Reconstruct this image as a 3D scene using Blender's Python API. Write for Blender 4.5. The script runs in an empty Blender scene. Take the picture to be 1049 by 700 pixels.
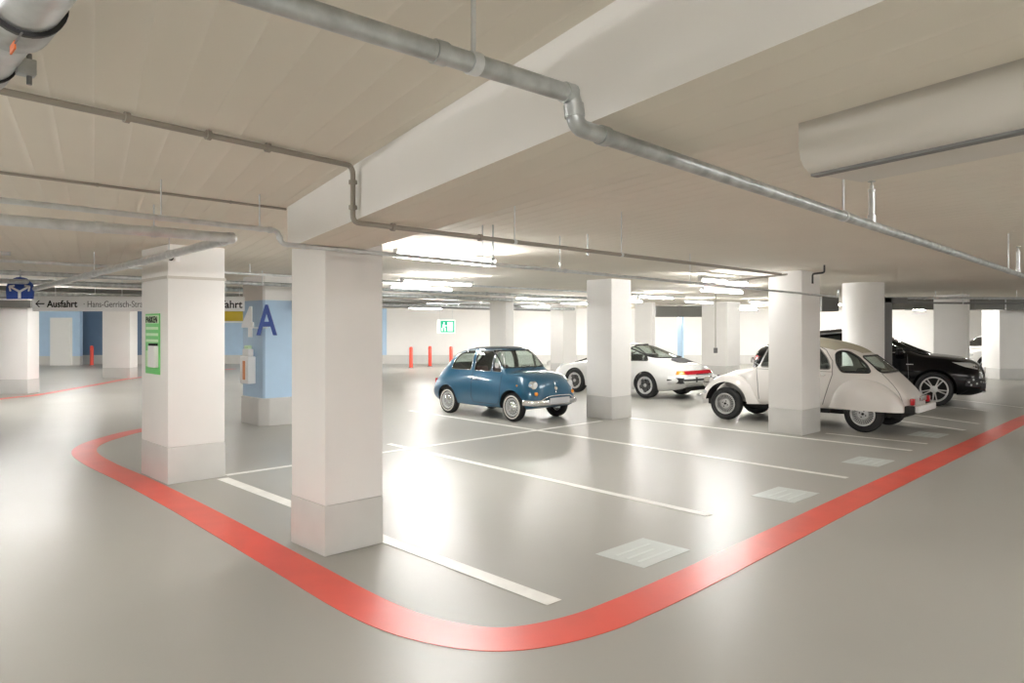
import bpy, bmesh, math, random
from mathutils import Vector, Matrix
from mathutils.bvhtree import BVHTree
random.seed(7)
S = bpy.context.scene
C = S.collection
# ------------------------------------------------------------------ camera, world, exposure
F, CX, HY, H = 740.0, 524.5, 336.0, 1.70     # focal length in pixels (1049 wide), centre, horizon row, eye height
cam = bpy.data.cameras.new('camera'); camo = bpy.data.objects.new('camera', cam); C.objects.link(camo)
camo.location = (0, 0, H); camo.rotation_euler = (math.pi/2, 0, 0)
cam.sensor_width = 36; cam.lens = F/1049*36; cam.shift_y = (HY-350)/1049
cam.clip_end = 300
S.camera = camo
S.view_settings.view_transform = 'Standard'; S.view_settings.look = 'None'
S.view_settings.gamma = 1; S.view_settings.use_curve_mapping = False
S.view_settings.exposure = 0.2
W = bpy.data.worlds.new('world'); S.world = W; W.use_nodes = True
W.node_tree.nodes['Background'].inputs[0].default_value = (0.9, 0.95, 1, 1)
W.node_tree.nodes['Background'].inputs[1].default_value = 0.05
S.cycles.max_bounces = 10; S.cycles.diffuse_bounces = 7; S.cycles.glossy_bounces = 4
S.cycles.transparent_max_bounces = 16; S.cycles.transmission_bounces = 6
S.cycles.sample_clamp_indirect = 6
TUBE_POWER = 155.0

# ------------------------------------------------------------------ materials
def mat(name, col, rough=.5, metal=0, coat=0, emit=None, es=0, noise=0, nscale=3, bump=0, bscale=40, spec=.5):
    m = bpy.data.materials.new(name); m.use_nodes = True
    nt = m.node_tree; p = nt.nodes['Principled BSDF']
    p.inputs['Base Color'].default_value = (*col, 1)
    p.inputs['Roughness'].default_value = rough; p.inputs['Metallic'].default_value = metal
    p.inputs['Coat Weight'].default_value = coat; p.inputs['Coat Roughness'].default_value = .06
    p.inputs['Specular IOR Level'].default_value = spec
    if emit:
        p.inputs['Emission Color'].default_value = (*emit, 1); p.inputs['Emission Strength'].default_value = es
    tc = nt.nodes.new('ShaderNodeTexCoord')
    n = nt.nodes.new('ShaderNodeTexNoise'); n.inputs['Scale'].default_value = nscale; n.inputs['Detail'].default_value = 5
    nt.links.new(tc.outputs['Object'], n.inputs['Vector'])
    r = nt.nodes.new('ShaderNodeMapRange')
    r.inputs['To Min'].default_value = 1-noise; r.inputs['To Max'].default_value = 1+noise
    r.inputs['From Min'].default_value = .3; r.inputs['From Max'].default_value = .7
    nt.links.new(n.outputs['Fac'], r.inputs['Value'])
    mx = nt.nodes.new('ShaderNodeVectorMath'); mx.operation = 'SCALE'
    mx.inputs[0].default_value = col
    nt.links.new(r.outputs[0], mx.inputs['Scale']); nt.links.new(mx.outputs[0], p.inputs['Base Color'])
    if bump:
        n2 = nt.nodes.new('ShaderNodeTexNoise'); n2.inputs['Scale'].default_value = bscale
        nt.links.new(tc.outputs['Object'], n2.inputs['Vector'])
        b = nt.nodes.new('ShaderNodeBump'); b.inputs['Strength'].default_value = bump; b.inputs['Distance'].default_value = .01
        nt.links.new(n2.outputs['Fac'], b.inputs['Height']); nt.links.new(b.outputs[0], p.inputs['Normal'])
    return m
def glassmat(name, tint, refl=.12):
    m = bpy.data.materials.new(name); m.use_nodes = True; nt = m.node_tree; nt.nodes.clear()
    o = nt.nodes.new('ShaderNodeOutputMaterial'); t = nt.nodes.new('ShaderNodeBsdfTransparent'); t.inputs[0].default_value = (*tint, 1)
    g = nt.nodes.new('ShaderNodeBsdfGlossy'); g.inputs['Roughness'].default_value = .03
    lw = nt.nodes.new('ShaderNodeLayerWeight'); lw.inputs[0].default_value = .5
    pw = nt.nodes.new('ShaderNodeMath'); pw.operation = 'POWER'; pw.inputs[1].default_value = 4; nt.links.new(lw.outputs['Facing'], pw.inputs[0])
    fr = nt.nodes.new('ShaderNodeMath'); fr.operation = 'MULTIPLY_ADD'; fr.inputs[1].default_value = .6; fr.inputs[2].default_value = .05; nt.links.new(pw.outputs[0], fr.inputs[0])
    x = nt.nodes.new('ShaderNodeMixShader')
    nt.links.new(fr.outputs[0], x.inputs[0]); nt.links.new(t.outputs[0], x.inputs[1]); nt.links.new(g.outputs[0], x.inputs[2])
    nt.links.new(x.outputs[0], o.inputs[0]); return m

def floor_mat():
    m = mat('floor_epoxy', (.40, .385, .345), .34, spec=.24)
    nt = m.node_tree; p = nt.nodes['Principled BSDF']; tc = [n for n in nt.nodes if n.type == 'TEX_COORD'][0]
    for l in list(p.inputs['Base Color'].links): nt.links.remove(l)
    n = nt.nodes.new('ShaderNodeTexNoise'); n.inputs['Scale'].default_value = .45; n.inputs['Detail'].default_value = 3; n.inputs['Roughness'].default_value = .5
    nt.links.new(tc.outputs['Object'], n.inputs['Vector'])
    r = nt.nodes.new('ShaderNodeValToRGB'); r.color_ramp.elements[0].position = .15; r.color_ramp.elements[1].position = .85
    r.color_ramp.elements[0].color = (.345, .338, .310, 1); r.color_ramp.elements[1].color = (.405, .395, .365, 1)
    nt.links.new(n.outputs['Fac'], r.inputs[0]); nt.links.new(r.outputs[0], p.inputs['Base Color'])
    n2 = nt.nodes.new('ShaderNodeTexNoise'); n2.inputs['Scale'].default_value = .9; n2.inputs['Detail'].default_value = 1
    nt.links.new(tc.outputs['Object'], n2.inputs['Vector'])
    mr = nt.nodes.new('ShaderNodeMath'); mr.operation = 'MULTIPLY_ADD'; mr.inputs[1].default_value = .10; mr.inputs[2].default_value = .28
    nt.links.new(n2.outputs['Fac'], mr.inputs[0]); nt.links.new(mr.outputs[0], p.inputs['Roughness'])
    n3 = nt.nodes.new('ShaderNodeTexNoise'); n3.inputs['Scale'].default_value = 7
    nt.links.new(tc.outputs['Object'], n3.inputs['Vector'])
    b = nt.nodes.new('ShaderNodeBump'); b.inputs['Strength'].default_value = .03; b.inputs['Distance'].default_value = .01
    nt.links.new(n3.outputs['Fac'], b.inputs['Height']); nt.links.new(b.outputs[0], p.inputs['Normal'])
    return m
def ceiling_mat():
    m = mat('ceiling_concrete', (.75, .705, .62), .9, noise=.03, nscale=.8)
    nt = m.node_tree; p = nt.nodes['Principled BSDF']; tc = [n for n in nt.nodes if n.type == 'TEX_COORD'][0]
    mp = nt.nodes.new('ShaderNodeMapping'); mp.inputs['Rotation'].default_value = (0, 0, math.radians(-30))
    nt.links.new(tc.outputs['Object'], mp.inputs['Vector'])
    w = nt.nodes.new('ShaderNodeTexWave'); w.wave_type = 'BANDS'; w.bands_direction = 'X'; w.wave_profile = 'SAW'
    w.inputs['Scale'].default_value = 2.1; w.inputs['Distortion'].default_value = .15; w.inputs['Detail'].default_value = 2
    nt.links.new(mp.outputs[0], w.inputs['Vector'])
    pw = nt.nodes.new('ShaderNodeMath'); pw.operation = 'POWER'; pw.inputs[1].default_value = 14
    nt.links.new(w.outputs['Fac'], pw.inputs[0])
    b = nt.nodes.new('ShaderNodeBump'); b.inputs['Strength'].default_value = .45; b.inputs['Distance'].default_value = .010
    nt.links.new(pw.outputs[0], b.inputs['Height']); nt.links.new(b.outputs[0], p.inputs['Normal'])
    return m
M = dict(
 floor=floor_mat(), ceiling=ceiling_mat(),
 white=mat('white_wall_paint', (.85, .835, .815), .6, noise=.015, nscale=2, bump=0),
 plinth=mat('grey_plinth_paint', (.62, .61, .59), .5, noise=.03, nscale=3),
 blue=mat('pale_blue_paint', (.46, .63, .82), .55, noise=.03), blueD=mat('slate_blue_paint', (.16, .25, .38), .6, noise=.03),
 red=mat('red_floor_paint', (.74, .075, .045), .32, noise=.07, nscale=2.5), line=mat('white_floor_paint', (.86, .85, .81), .4, noise=.06, nscale=6),
 panel=mat('pale_floor_panel', (.58, .62, .60), .4, noise=.05, nscale=5), panelw=mat('panel_lettering', (.66, .71, .69), .4),
 galv=mat('galvanised_steel', (.46, .48, .48), .38, .75, noise=.25, nscale=14), galvD=mat('galvanised_dark', (.22, .22, .22), .5, .6),
 galvL=mat('zinc_bright', (.66, .68, .69), .3, .6, noise=.12, nscale=12),
 conduit=mat('grey_conduit', (.33, .30, .26), .5, .3), lamp_body=mat('lamp_housing', (.75, .75, .74), .4),
 duct=mat('painted_duct', (.60, .57, .52), .45), dark=mat('dark_grey', (.03, .03, .033), .6), mid=mat('mid_grey', (.18, .18, .18), .6),
 tray=mat('cable_tray_steel', (.20, .20, .19), .55, .4), tube=mat('fluorescent_tube', (1, 1, 1), .3, emit=(1, .99, .965), es=TUBE_POWER),
 bollard=mat('bollard_red', (.78, .07, .04), .4), green=mat('sign_green', (.20, .66, .22), .45), greenP=mat('sign_pale_green', (.66, .88, .60), .45),
 greenE=mat('exit_sign_green', (.02, .42, .24), .4, emit=(.02, .5, .28), es=.5), exitw=mat('exit_sign_white', (.9, .95, .9), .4, emit=(.85, 1, .9), es=.8),
 navy=mat('sign_navy', (.03, .075, .33), .4), signw=mat('sign_white', (.85, .85, .85), .4), black=mat('sign_black', (.02, .02, .02), .8, spec=.1),
 yellow=mat('sign_yellow', (.75, .55, .03), .4), lgrey=mat('letter_grey', (.85, .86, .88), .4), orange=mat('tag_orange', (.80, .18, .04), .5),
 door=mat('door_paint', (.86, .85, .82), .5),
 # cars
 paint_blue=mat('teal_blue_car_paint', (.010, .088, .165), .28, .1, .7), paint_white=mat('white_car_paint', (.80, .80, .79), .28, 0, .8),
 paint_cream=mat('cream_white_car_paint', (.78, .75, .72), .3, 0, .6), paint_black=mat('black_car_paint', (.004, .004, .005), .12, 0, 0, spec=.35),
 canvas=mat('beige_canvas_roof', (.42, .39, .30), .8, noise=.05), canvasD=mat('dark_canvas_roof', (.05, .055, .06), .7),
 chrome=mat('chrome', (.82, .82, .84), .12, 1), rubber=mat('tyre_rubber', (.012, .012, .013), .75), rubw=mat('whitewall', (.72, .70, .66), .5),
 rim=mat('silver_wheel', (.66, .66, .66), .32, .6), rimD=mat('black_wheel_centre', (.02, .02, .02), .4), seam=mat('panel_gap', (.02, .02, .02), .7),
 seamL=mat('pale_panel_gap', (.22, .21, .20), .7),
 under=mat('underbody', (.012, .012, .012), .8), lens=mat('headlamp_lens', (.80, .83, .85), .08, .4), amber=mat('amber_lens', (.85, .30, .02), .2, 0, .6),
 redlens=mat('red_lens', (.48, .01, .02), .2, 0, .7), seatr=mat('dark_red_leather', (.10, .022, .02), .5), seatb=mat('black_leather', (.02, .02, .022), .5),
 plate=mat('number_plate', (.55, .56, .58), .4), platew=mat('white_number_plate', (.84, .84, .83), .4),
 glass=glassmat('car_glass', (.86, .90, .88)), glassD=glassmat('tinted_car_glass', (.25, .27, .27)),
)

# ------------------------------------------------------------------ mesh helpers
class MB:
    def __init__(s): s.v = []; s.f = []; s.m = []; s.mats = []; s.cur = 0
    def use(s, m):
        if m not in s.mats: s.mats.append(m)
        s.cur = s.mats.index(m); return s
    def add(s, vs, fs):
        n = len(s.v); s.v += [Vector(v) for v in vs]
        s.f += [tuple(i+n for i in f) for f in fs]; s.m += [s.cur]*len(fs); return s
    def box(s, lo, hi, mx=None):
        x0, y0, z0 = lo; x1, y1, z1 = hi
        vs = [Vector(p) for p in ((x0,y0,z0),(x1,y0,z0),(x1,y1,z0),(x0,y1,z0),(x0,y0,z1),(x1,y0,z1),(x1,y1,z1),(x0,y1,z1))]
        if mx: vs = [mx @ v for v in vs]
        return s.add(vs, [(0,3,2,1),(4,5,6,7),(0,1,5,4),(1,2,6,5),(2,3,7,6),(3,0,4,7)])
    def prism(s, poly, z0, z1, mx=None):            # poly in xy, extruded in z
        n = len(poly); vs = [Vector((x, y, z0)) for x, y in poly] + [Vector((x, y, z1)) for x, y in poly]
        if mx: vs = [mx @ v for v in vs]
        return s.add(vs, [tuple(range(n-1, -1, -1)), tuple(range(n, 2*n))] + [(i, (i+1) % n, n+(i+1) % n, n+i) for i in range(n)])
    def tube(s, pts, r, seg=10, bend=0, closed=False):
        pts = [Vector(p) for p in pts]
        if bend and len(pts) > 2:
            q = [pts[0]]
            for i in range(1, len(pts)-1):
                a, b, c = pts[i-1], pts[i], pts[i+1]
                d1 = (a-b); d2 = (c-b); k = min(bend, d1.length*.45, d2.length*.45)
                p1 = b+d1.normalized()*k; p2 = b+d2.normalized()*k
                for t in (0, .2, .4, .6, .8, 1): q.append(p1*(1-t)**2 + b*2*t*(1-t) + p2*t*t)
            pts = q+[pts[-1]]
        n = len(pts); rs = r if isinstance(r, (list, tuple)) else [r]*n
        T = []
        for i in range(n):
            if closed: d = pts[(i+1) % n]-pts[i-1]
            else: d = pts[min(i+1, n-1)]-pts[max(i-1, 0)]
            T.append(d.normalized())
        up = Vector((0, 0, 1)) if abs(T[0].z) < .9 else Vector((1, 0, 0))
        nr = (up - T[0]*up.dot(T[0])).normalized(); vs = []
        for i in range(n):
            nr = (nr - T[i]*nr.dot(T[i])).normalized(); b = T[i].cross(nr)
            for k in range(seg):
                a = 2*math.pi*k/seg; vs.append(pts[i] + (nr*math.cos(a)+b*math.sin(a))*rs[i])
        fs = []
        for i in range(n if closed else n-1):
            j = (i+1) % n
            for k in range(seg): fs.append((i*seg+k, i*seg+(k+1) % seg, j*seg+(k+1) % seg, j*seg+k))
        if not closed: fs += [tuple(range(seg-1, -1, -1)), tuple((n-1)*seg+k for k in range(seg))]
        return s.add(vs, fs)
    def lathe(s, prof, c=(0,0,0), axis='Z', seg=32, caps=True):   # prof: (radius, height)
        c = Vector(c); vs = []
        for r, h in prof:
            for k in range(seg):
                a = 2*math.pi*k/seg; x, y = r*math.cos(a), r*math.sin(a)
                vs.append(c + (Vector((x, y, h)) if axis == 'Z' else Vector((x, h, y)) if axis == 'Y' else Vector((h, x, y))))
        n = len(prof)
        fs = [(i*seg+k, i*seg+(k+1) % seg, (i+1)*seg+(k+1) % seg, (i+1)*seg+k) for i in range(n-1) for k in range(seg)]
        if caps: fs += [tuple(range(seg-1, -1, -1)), tuple((n-1)*seg+k for k in range(seg))]
        return s.add(vs, fs)
    def build(s, name, m=None, parent=None, origin=(0,0,0), smooth=30, bevel=0):
        me = bpy.data.meshes.new(name); o = Vector(origin)
        me.from_pydata([v-o for v in s.v], [], s.f)
        ms = s.mats if s.mats else [m]
        for k in ms: me.materials.append(k)
        if s.mats: me.polygons.foreach_set('material_index', s.m)
        bm = bmesh.new(); bm.from_mesh(me)
        bmesh.ops.recalc_face_normals(bm, faces=bm.faces)
        if bevel:
            bmesh.ops.remove_doubles(bm, verts=bm.verts, dist=1e-5)
            es = [e for e in bm.edges if len(e.link_faces) == 2 and e.calc_face_angle(0) > .5]
            bmesh.ops.bevel(bm, geom=es, offset=bevel, segments=2, affect='EDGES', profile=.6, clamp_overlap=True)
        bm.to_mesh(me); bm.free()
        if smooth:
            me.polygons.foreach_set('use_smooth', [True]*len(me.polygons)); me.set_sharp_from_angle(angle=math.radians(smooth))
        me.update()
        ob = bpy.data.objects.new(name, me); C.objects.link(ob); ob.location = o
        if parent: ob.parent = parent
        return ob
def tag(o, label, cat, group=None, kind=None):
    o['label'] = label; o['category'] = cat
    if group: o['group'] = group
    if kind: o['kind'] = kind
    return o
def struct(name, mb, m=None, label=None, cat=None, **k):
    o = mb.build(name, m, **k); o['kind'] = 'structure'
    if label: o['label'] = label; o['category'] = cat
    return o
def empty(name, loc, label, cat, rz=0, group=None):
    o = bpy.data.objects.new(name, None); C.objects.link(o); o.location = loc; o.rotation_euler = (0, 0, rz); o.empty_display_size = .2
    return tag(o, label, cat, group)
def text_mesh(name, txt, size, m, parent, loc, ext=.004, bold=0, sx=1):
    cu = bpy.data.curves.new(name, 'FONT'); cu.body = txt; cu.size = size; cu.extrude = ext; cu.offset = bold
    t = bpy.data.objects.new('t', cu); me = bpy.data.meshes.new_from_object(t)
    me.transform(Matrix.Translation(loc) @ Matrix.Rotation(math.pi/2, 4, 'X') @ Matrix.Diagonal((sx, 1, 1, 1)))
    me.name = name; me.materials.clear(); me.materials.append(m)
    bpy.data.objects.remove(t); bpy.data.curves.remove(cu)
    o = bpy.data.objects.new(name, me); C.objects.link(o); o.parent = parent; return o

# ------------------------------------------------------------------ frame of the place
def G(px, py, z=0):                     # a point on the horizontal plane at height z
    Y = F*(H-z)/(py-HY); return Vector(((px-CX)/F*Y, Y, z))
P0 = Vector((-1.385, 5.353, 0))         # near corner of the front pillar
U = Vector((-.695, .719, 0)); V = Vector((.719, .695, 0))    # away to the left, away to the right
Wd = Vector((-.4994, .8664, 0)); Wn = Vector((.8664, .4994, 0))   # run of the ceiling beam and across it
ZC = 2.61
def UV(u, v, z=0): return P0 + U*u + V*v + Vector((0, 0, z))
AU = math.atan2(-.719, .695)            # signs on faces looking left-back to the camera (face runs along -U)
AV = math.atan2(.695, .719)             # faces running along V

# ------------------------------------------------------------------ room shell
X0, X1, Y0, Y1 = -32, 36, -9, 34
struct('floor', MB().box((X0, Y0, -.2), (X1, Y1, 0)), M['floor'])
struct('ceiling', MB().box((X0, Y0, ZC), (X1, Y1, ZC+.2)), M['ceiling'])
def wall(name, lo, hi, m=None, band=True): return struct(name, MB().box(lo, hi), m or M['white'])
wall('wall_left', (X0-.2, Y0, 0), (X0, Y1, ZC)); wall('wall_right', (X1, Y0, 0), (X1+.2, Y1, ZC))
wall('wall_front', (X0, Y0-.2, 0), (X1, Y0, ZC))
bw = MB(); bw.use(M['blueD']).box((X0, Y1, 0), (-16.5, Y1+.2, ZC)); bw.use(M['blue']).box((-16.5, Y1, 0), (-5.9, Y1+.2, ZC))
bw.use(M['white']).box((-5.9, Y1, 0), (X1, Y1+.2, ZC)); struct('wall_back', bw)
struct('baseboard_back', MB().box((X0, Y1-.02, 0), (X1, Y1, .42)), M['plinth'])
struct('baseboard_left', MB().box((X0, Y0, 0), (X0+.02, Y1-.02, .42)), M['plinth'])
struct('baseboard_right', MB().box((X1-.02, Y0, 0), (X1, Y1-.02, .42)), M['plinth'])

# ceiling beam running over the front pillar
def wpt(t, s, z): return Vector((-.763, 3.83, 0)) + Wd*t + Wn*s + Vector((0, 0, z))
tA, tB = 1.86, -9.5
bm_ = MB(); q = [wpt(tA, 0, 2.30), wpt(tB, 0, 2.30), wpt(tB, .535, 2.30), wpt(tA, .535, 2.30)]
bm_.add(q+[p+Vector((0, 0, .31)) for p in q], [(0,3,2,1),(4,5,6,7),(0,1,5,4),(1,2,6,5),(2,3,7,6),(3,0,4,7)])
bm_.mats = [M['white'], M['ceiling']]; bm_.m = [1, 0, 0, 0, 0, 0]
struct('trim_1', bm_, smooth=0)

# ------------------------------------------------------------------ pillars
def pillar(c, su, sv, label, ph=.375, m=None, top=ZC, du=U, dv=V, cap=None, group=None):
    c = Vector((c[0], c[1], 0)); e = empty('pillar', c, label, 'pillar', group=group)
    def blk(z0, z1, g):
        k = [(-g, -g), (su+g, -g), (su+g, sv+g), (-g, sv+g)]
        pts = [(du*a+dv*b) for a, b in k]; return [(p.x, p.y) for p in pts], z0, z1
    MB().prism(*blk(ph, top, 0)).build('shaft', m or M['white'], e, bevel=.012)
    MB().prism(*blk(0, ph, .004)).build('plinth', M['plinth'], e, bevel=.012)
    return e
pillar(P0, .526, .506, 'white square pillar nearest the camera, standing just inside the red stripe')['category'] = 'pillar'
PB = G(172, 497)
epb = pillar(PB, .874, .62, 'white pillar carrying the green parking sign, left of the nearest pillar', ph=.40)
kb = [(-.012, -.012), (.886, -.012), (.886, .632), (-.012, .632)]
MB().prism([((U*a+V*b).x, (U*a+V*b).y) for a, b in kb], 2.235, 2.265).build('band', M['duct'], epb)
PC = G(626.5, 430.5)
pillar(PC, .595, .597, 'white pillar between the small blue car and the white sports car', ph=.42)
PD = G(821.5, 446.6)
pillar(PD, .555, .68, 'white pillar standing in front of the cream car with round fenders', ph=.40)
XA, YA = Vector((-1, 0, 0)), Vector((0, 1, 0))
pillar(G(28.5, 403.6), 1.6, .45, 'pale pillar at the left edge below the blue arrow sign', ph=.37, du=XA, dv=YA)
pillar(G(133, 388), .92, .5, 'distant pale pillar below the white exit sign board', ph=.36, du=XA, dv=YA)
pillar((-.167, 19, 0), .62, .30, 'pale pillar rising behind the small blue car')
def pxat(px, Y): return ((px-CX)/F*Y, Y)
pillar(pxat(577, 27), .65, .75, 'distant white pillar just left of the pillar beside the blue car')
pillar(pxat(668, 25.5), .75, .2, 'distant pale pillar behind the roof of the white sports car')
pillar(pxat(745, 25), 1.0, .9, 'distant white pillar behind the hanging pull switch')
pillar(pxat(991, 19.5), .82, .24, 'pale pillar behind the bonnet of the black car')
pillar((16.0, 23.7, 0), 0.01+.9, 3.2, 'wide pale pillar at the right edge beyond the black car', ph=.36, du=YA, dv=Vector((1, 0, 0)))
# round pillar
e = empty('round_pillar', (7.17, 14.75, 0), 'white round pillar rising behind the cream car with round fenders', 'pillar')
MB().lathe([(.39, .4), (.39, ZC)], seg=48).build('shaft', M['white'], e)
MB().lathe([(.394, 0), (.394, .4)], seg=48).build('plinth', M['plinth'], e)
# blue pillar with a bulging plinth
c = G(270, 437); e = empty('blue_pillar', c, 'light blue pillar carrying the large 4A letters', 'pillar')
def chamf(su, sv, ch, g):
    k = [(-g+ch, -g), (su+g-ch, -g), (su+g, -g+ch), (su+g, sv+g-ch), (su+g-ch, sv+g), (-g+ch, sv+g), (-g, sv+g-ch), (-g, -g+ch)]
    return [((U*a+V*b).x, (U*a+V*b).y) for a, b in k]
MB().prism(chamf(.86, .8, .03, 0), .48, 2.18).build('shaft', M['blue'], e)
MB().prism(chamf(.86, .8, .03, 0), 2.18, ZC).build('upper_shaft', M['white'], e)
MB().prism(chamf(.86, .8, .14, .06), 0, .48).build('plinth', M['plinth'], e, bevel=.02)
BP = c

# ------------------------------------------------------------------ floor markings
def stripe(name, pts, w, m, label, cat='floor marking', z=.003, group=None, zb=.0005):
    pts = [Vector((p[0], p[1], 0)) for p in pts]; L, R = [], []
    for i, p in enumerate(pts):
        d = (pts[min(i+1, len(pts)-1)]-pts[max(i-1, 0)]).normalized(); nrm = Vector((-d.y, d.x, 0))
        L.append(p+nrm*w/2); R.append(p-nrm*w/2)
    n = len(pts); vs = []
    for zz in (zb, z):
        vs += [Vector((p.x, p.y, zz)) for p in L] + [Vector((p.x, p.y, zz)) for p in R]
    fs = []
    for i in range(n-1):
        fs += [(2*n+i, 2*n+i+1, 3*n+i+1, 3*n+i), (i, n+i, n+i+1, i+1), (i, i+1, 2*n+i+1, 2*n+i), (n+i, 3*n+i, 3*n+i+1, n+i+1)]
    fs += [(0, 2*n, 3*n, n), (n-1, 2*n-1, 4*n-1, 3*n-1)]
    o = MB().add(vs, fs).build(name, m, origin=pts[0])
    return tag(o, label, cat, group)
def spline(pts, n=8):
    out = []; P = [pts[0]]+list(pts)+[pts[-1]]
    for i in range(1, len(P)-2):
        p0, p1, p2, p3 = P[i-1], P[i], P[i+1], P[i+2]
        for k in range(n):
            t = k/n; out.append(.5*((2*p1)+(p2-p0)*t+(2*p0-5*p1+4*p2-p3)*t*t+(3*p1-p0-3*p2+p3)*t**3))
    return out+[pts[-1]]
red = [G(*p) for p in ((225, 430), (150, 440), (112, 449), (91, 457), (87, 465), (103, 476), (140, 493), (200, 524), (300, 580), (360, 614), (405, 635), (450, 648), (500, 655), (548, 652), (600, 640), (640, 625), (700, 598), (800, 549), (900, 500), (1000, 453.5), (1049, 430))]
red += [red[-1] + V*2.5, red[-1]+V*6]
stripe('red_stripe', spline(red), .30, M['red'], 'wide red stripe curving round the bays across the foreground')
stripe('red_stripe', spline([G(*p) for p in ((-160, 432), (0, 409), (40, 404.5), (100, 394), (146, 386.5), (240, 378))]), .25, M['red'], 'distant red stripe running past the foot of the left edge pillar')
for a, b, w, lab in (((228, 490.5), (568, 618), .13, 'white bay line passing behind the nearest pillar, closest to the camera'),
                  ((231.5, 487), (616, 431.5), .09, 'white cross line running behind the front bays to the pillar beside the blue car'),
                  ((398, 455), (727, 528.5), .10, 'second white bay line from the camera, beyond the nearest pillar'),
                  ((420, 421), (868, 490), .10, 'white bay line passing in front of the blue car'),
                  ((645, 428.5), (934, 462), .10, 'white bay line at the foot of the pillar before the cream car'),
                  ((846, 444.2), (950, 455), .08, 'white bay line just under the wheels of the cream car'),
                  ((820, 417), (988, 441), .09, 'white bay line beyond the rear bumper of the cream car'),
                  ((850, 413), (1003, 434.5), .08, 'white bay line between the cream car and black car'),
                  ((900, 408), (1012, 421.5), .08, 'white bay line beneath the front wheel of the black car'),
                  ((930, 404), (1049, 418), .08, 'white bay line farthest right, past the black bumper')):
    stripe('bay_line', [G(*a), G(*b)], w, M['line'], lab, **(dict(z=.002) if 'cross line' in lab else dict(zb=.0022, z=.004)))
for i, (cx, cy, lab) in enumerate(((659, 566, 'pale grey floor panel inside the red stripe, nearest the camera'), (805, 507, 'pale floor panel second from the camera, by the red stripe'),
                       (889.5, 473, 'pale floor panel third from the camera, by the red stripe'), (951, 445.5, 'small pale floor panel farthest away, behind the cream car'))):
    c = G(cx, cy); hu, hv = .22, .30
    e = empty('floor_panel', c, lab, 'floor marking', rz=AV)
    MB().box((-hv, -hu, .0005), (hv, hu, .003)).build('panel', M['panel'], e)
    t = MB()
    for r in range(3): t.box((-hv*.75, -.13+r*.1, .003), (hv*(.7 if r != 1 else .4), -.10+r*.1, .0045))
    t.build('print', M['panelw'], e)

# ------------------------------------------------------------------ pipes
def pipe(name, label, cat, path, r, m=None, bend=.06, collars=(), hang=(), seg=14, rodr=.006, group=None, top=ZC, cr=1.28):
    path = [Vector(p) for p in path]; o = path[0]
    e = empty(name, o, label, cat, group=group); m = m or M['galv']
    loc = [p-o for p in path]
    MB().tube(loc, r, seg, bend).build('pipe_run', m, e, smooth=50)
    def on(i, t): return loc[i].lerp(loc[i+1], t)
    for i, t in collars:
        d = (loc[i+1]-loc[i]).normalized()*r*.7; p = on(i, t)
        MB().tube([p-d, p+d], r*cr, seg).build('coupling', m, e, smooth=50)
    for i, t in hang:
        d = (loc[i+1]-loc[i]).normalized()*.014; p = on(i, t)
        MB().tube([p-d, p+d], r*1.15, seg).build('pipe_clamp', M['galvL'], e, smooth=50)
        MB().tube([p+Vector((0, 0, r)), Vector((p.x, p.y, top-o.z))], rodr, 8).build('hanger_rod', M['galvL'], e, smooth=50)
    return e
vd = Vector((.681, .732, 0)); vb = Vector((.7025, .7117, 0))
# main sprinkler pipe
pA = Vector((.165, 1.976, 2.338)); pB = Vector((.175, 1.976, 2.250)); d0 = Vector((.743, .669, 0))
far = G(1049, 283, 2.25); dm = (far-pB).normalized()
def hfrac(a, b, px):
    k = (px-CX)/F; d = b-a; return (k*a.y-a.x)/(d.x-k*d.y)
s = pipe('sprinkler_pipe', 'thick galvanised pipe stepping down with two elbows beneath the ceiling beam', 'pipe',
     [G(120, -50, 2.338), pA, pB, pB+dm*10.5], .0245, bend=.035, collars=[(0, .60), (0, .985), (1, .5), (2, .012)], hang=[(0, hfrac(G(120, -50, 2.338), pA, 485)), (2, hfrac(pB, pB+dm*10.5, 864)), (2, hfrac(pB, pB+dm*10.5, 1033))], cr=1.15)
def sprink(p, h):
    p = p - Vector(s.location)
    e = MB().lathe([(.021, -.01), (.021, .03), (.0165, .035), (.0165, h*.72), (.019, h*.73), (.019, h*.8), (.010, h*.82), (.010, h*.9)], p, seg=16).build('sprinkler_head', M['galvL'], s)
    MB().lathe([(.004, h*.9), (.004, h*.97), (.019, h*.98), (.019, h)], p, seg=16).build('deflector', M['galv'], e)
def onpipe(px):
    a = (px-CX)/F; t = (a*pB.y-pB.x)/(dm.x-a*dm.y); return pB+dm*t+Vector((0, 0, .022))
sprink(onpipe(893), .215); sprink(onpipe(1043), .26)
# ceiling conduit, over beam
cpts = [G(-60, 80, 2.585), G(358, 164, 2.585)]
b1 = G(365, 172, 2.56); b2 = G(368, 218, 2.32)
bx = wpt(1.18, -.035, 0)
cp = [G(-60, 80, 2.585), wpt(.15, -.05, 2.585), wpt(.15, -.035, 2.55), wpt(.15, -.035, 2.275), wpt(.15, .06, 2.272)]
end = G(800, 281, 2.272)
pipe('conduit', 'thin grey conduit crossing the ceiling and dropping over the white beam', 'pipe', cp+[end], .0145, M['conduit'], bend=.04, collars=[(0, .35), (0, .55), (0, .72), (2, .2), (2, .7), (4, .03), (4, .16)], seg=10, hang=[(4, .22), (4, .45)], cr=1.6, rodr=.004)
pipe('conduit', 'thin dark conduit fixed flat to the ceiling, ending at the beam corner', 'pipe', [G(-80, 166.5, 2.597), G(293, 214.5, 2.597)], .009, M['conduit'], bend=0, collars=[(0, .4), (0, .8)], seg=8)
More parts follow.
